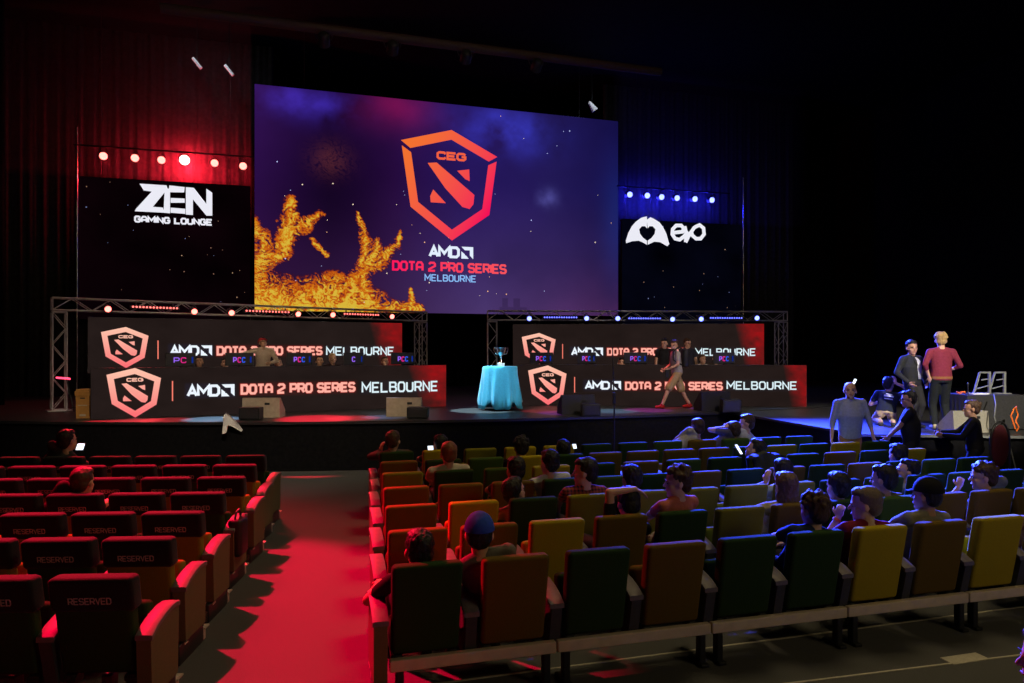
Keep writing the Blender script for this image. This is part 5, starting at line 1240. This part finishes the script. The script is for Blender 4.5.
# behind the blue desk
def behind(P, px, off, py_top, label, rz=0, **kw):
    w_ = P.world(px, -off); Z = w_.x * sn + w_.y * cs; v = V3(at_depth(px, Z)); return person((v.x, v.y, ST), P.rz + R(180) + R(rz), label, top=z_of(py_top, Z) - ST, **kw)
behind(RF, 665, 1.35, 338, 'person in black tee standing behind the blue lit desk, dark hair', pose='stand', yaw=-30, skin='fair', shirt=(BLK, 'short'), hair=('short', 'black'))
behind(RF, 688, 1.85, 338, 'person with brown hair standing behind the desk beside the walking man', pose='stand', yaw=30, skin='fair', shirt=((.03, .03, .05), 'short'), hair=('short', 'brown'))
def player(P, px, py, label, i, **kw):
    behind(P, px, 1.48, py, label, pose='sit', lean=(0, kw.pop('ly', .10)), **kw)
for i, (px, py, lab, kw) in enumerate([
    (199, 355.5, 'player with red headset slouching at the red desk by the first monitor', dict(shirt=((.09, .03, .03), 'short'), skin='tan', hair=('short', 'black'), pitch=-20)),
    (225, 357, 'player in olive grey top bending low beside the standing beige jacket', dict(shirt=((.12, .11, .08), 'long'), hair=('short', 'black'), pitch=-30)),
    (278, 357, 'player in white sleeve leaning over the red desk beyond the beige jacket', dict(shirt=((.5, .42, .34), 'short'), hair=('short', 'brown'), pitch=-30)),
    (319, 355, 'player in dark top with headset at the red desk', dict(shirt=((.05, .04, .04), 'short'), skin='tan', hair=('short', 'black'), pitch=-20)),
    (332, 353, 'fair haired player with bright face at the red desk', dict(shirt=((.06, .04, .05), 'short'), hair=('crop', 'blond'), pitch=-12)),
    (384, 356, 'player in grey top at the trophy end of the red desk', dict(shirt=((.14, .10, .09), 'short'), hair=('short', 'brown'), pitch=-16))]):
    player(LF, px, py, lab, i, **kw)
for i, (px, py, lab, kw) in enumerate([
    (621, 357.5, 'player in white tee behind the blue lit desk near the microphone stand', dict(shirt=((.5, .45, .38), 'short'), hair=('short', 'black'), pitch=-20)),
    (702, 354, 'player in white tee with headset behind the blue lit desk', dict(shirt=((.5, .45, .4), 'short'), hair=('short', 'brown'), pitch=-10, yaw=25)),
    (715, 353, 'second player huddled with the white tee player at the blue desk', dict(shirt=((.08, .06, .05), 'short'), hair=('short', 'black'), pitch=-14, yaw=-20)),
    ]):
    player(RF, px, py, lab, i, **kw)
q_ = behind(LF, 262.5, 1.15, 336, 'person in beige jacket and red cap leaning with one arm over the red desk', pose='stand', yaw=12, pitch=-28, lean=(0, .20), skin='tan', shirt=((.45, .34, .25), 'long'), hair=('short', 'black'), Rr=((.42, .50, 1.22), (.5, .1, 1.5)), L=((-.14, .42, 1.14), (-.5, .1, 1.1)))
cap_on(q_, cloth_mat('red_cap', (.45, .02, .03)))

# thin haze around the two high rows of lamps
def haze(name, x0, x1, y0, y1, z0, z1, dens, label):
    m = bpy.data.materials.new(name); m.use_nodes = True; nt = m.node_tree; nt.nodes.clear()
    v = nt.nodes.new('ShaderNodeVolumeScatter'); o = nt.nodes.new('ShaderNodeOutputMaterial'); v.inputs['Density'].default_value = dens; v.inputs['Anisotropy'].default_value = .3
    nt.links.new(v.outputs[0], o.inputs['Volume'])
    q = MB().box(((x0 + x1) / 2, (y0 + y1) / 2, (z0 + z1) / 2), (x1 - x0, y1 - y0, z1 - z0)).build(name, m); stuff(q); tag(q, label, 'haze')
haze('haze', -10.2, -1.66, 24.42, 25.46, 7.8, 12.9, .06, 'thin haze glowing red around the high row of red lamps')
haze('haze', 11.25, 19.2, 24.42, 25.46, 7.4, 12.9, .06, 'thin haze glowing blue around the high row of blue lamps')

# ------------------------------------------------------------------ room light
W = bpy.data.worlds.new('world'); S.world = W; W.use_nodes = True
W.node_tree.nodes['Background'].inputs[0].default_value = (.02, .02, .03, 1); W.node_tree.nodes['Background'].inputs[1].default_value = .02
# warm house light: low fill added behind the seats, and one over them
light('AREA', 'house_fill_light', (7.0, -1.8, 5.6), 80, (1, .80, .42), (6.2, 6.0, .6), size=3.0, sizey=1.0)
# unseen red flood high at the left: rakes over the reserved block and the aisle
light('SPOT', 'red_flood', (-4.8, 13.5, 10.5), 38000, (1, .0, .04), (-2.0, 6.9, 0), 34, .32, .10)
light('AREA', 'house_fill_light', (5.2, 7.6, 11.0), 290, (1, .80, .40), (5.2, 7.6, 0), size=3)
px_, py_ = at_depth(930, 13.3)
light('SPOT', 'platform_spot', (7.0, -1.0, 9.5), 12500, (1, .90, .72), (px_ + .3, py_, 2.0), 15, .5, .08)
# trophy table light
xt, yt = at_depth(500, 17.6)
light('SPOT', 'trophy_spot', (xt - 1.5, yt - 9, 9.5), 5000, (.75, .93, 1), (xt, yt, 1.6), 7, .6, .05)
light('SPOT', 'table_pool', (xt - 1.6, yt + .3, 8.0), 9000, (.6, .9, 1), (xt - .45, yt - .1, ST), 13, .15, .03)
# coloured pools on the stage front
def pool(px, py, colr, e, ang=13, dx=0):
    x, y = at_z(px, py, ST); light('SPOT', 'pool_light', (x + dx, y + 2.6, 7.2), e * 5, colr, (x, y, ST), ang, .5, .05)
pool(125, 420.5, (1, .02, .04), 2600, 14); pool(165, 420, (1, .04, .06), 1400, 10); pool(212, 419, (.35, .65, 1), 1700, 11)
pool(315, 418.5, (1, .01, .04), 3600, 15); pool(352, 418, (1, .04, .06), 1600, 11); pool(384, 417, (.35, .5, 1), 600, 9)
pool(540, 411, (1, .03, .06), 500, 9); pool(560, 413, (.6, .05, 1), 500, 10); pool(613, 411, (.3, .65, 1), 700, 11)
pool(648, 410, (.9, .05, .8), 700, 11); pool(680, 408.5, (1, .03, .08), 500, 9); pool(712, 409, (.2, .1, 1), 600, 11); pool(770, 407.5, (.12, .35, 1), 260, 9)
# warm wash on the team desks and stage-right crate
x, y = at_depth(250, 16); light('SPOT', 'desk_wash', (x + 1, y - 12, 9), 2600, (1, .82, .62), (x, y, 1.5), 42, .8, .2)
x, y = at_depth(660, 18); light('SPOT', 'desk_wash', (x - 1, y - 13, 9), 3000, (1, .8, .7), (x, y, 1.5), 34, .8, .2)
# blue lamp beside the platform gives the blue rims there
light('SPOT', 'platform_blue', (9.6, 12.6, 6.5), 2600, (.02, .04, 1), (10.3, 10.9, 1.0), 22, .5, .08)

S.view_settings.view_transform = 'Standard'; S.view_settings.look = 'None'; S.view_settings.exposure = 0; S.view_settings.gamma = 1
S.view_settings.use_curve_mapping = False
S.cycles.use_denoising = True; S.cycles.max_bounces = 6; S.cycles.sample_clamp_indirect = 3
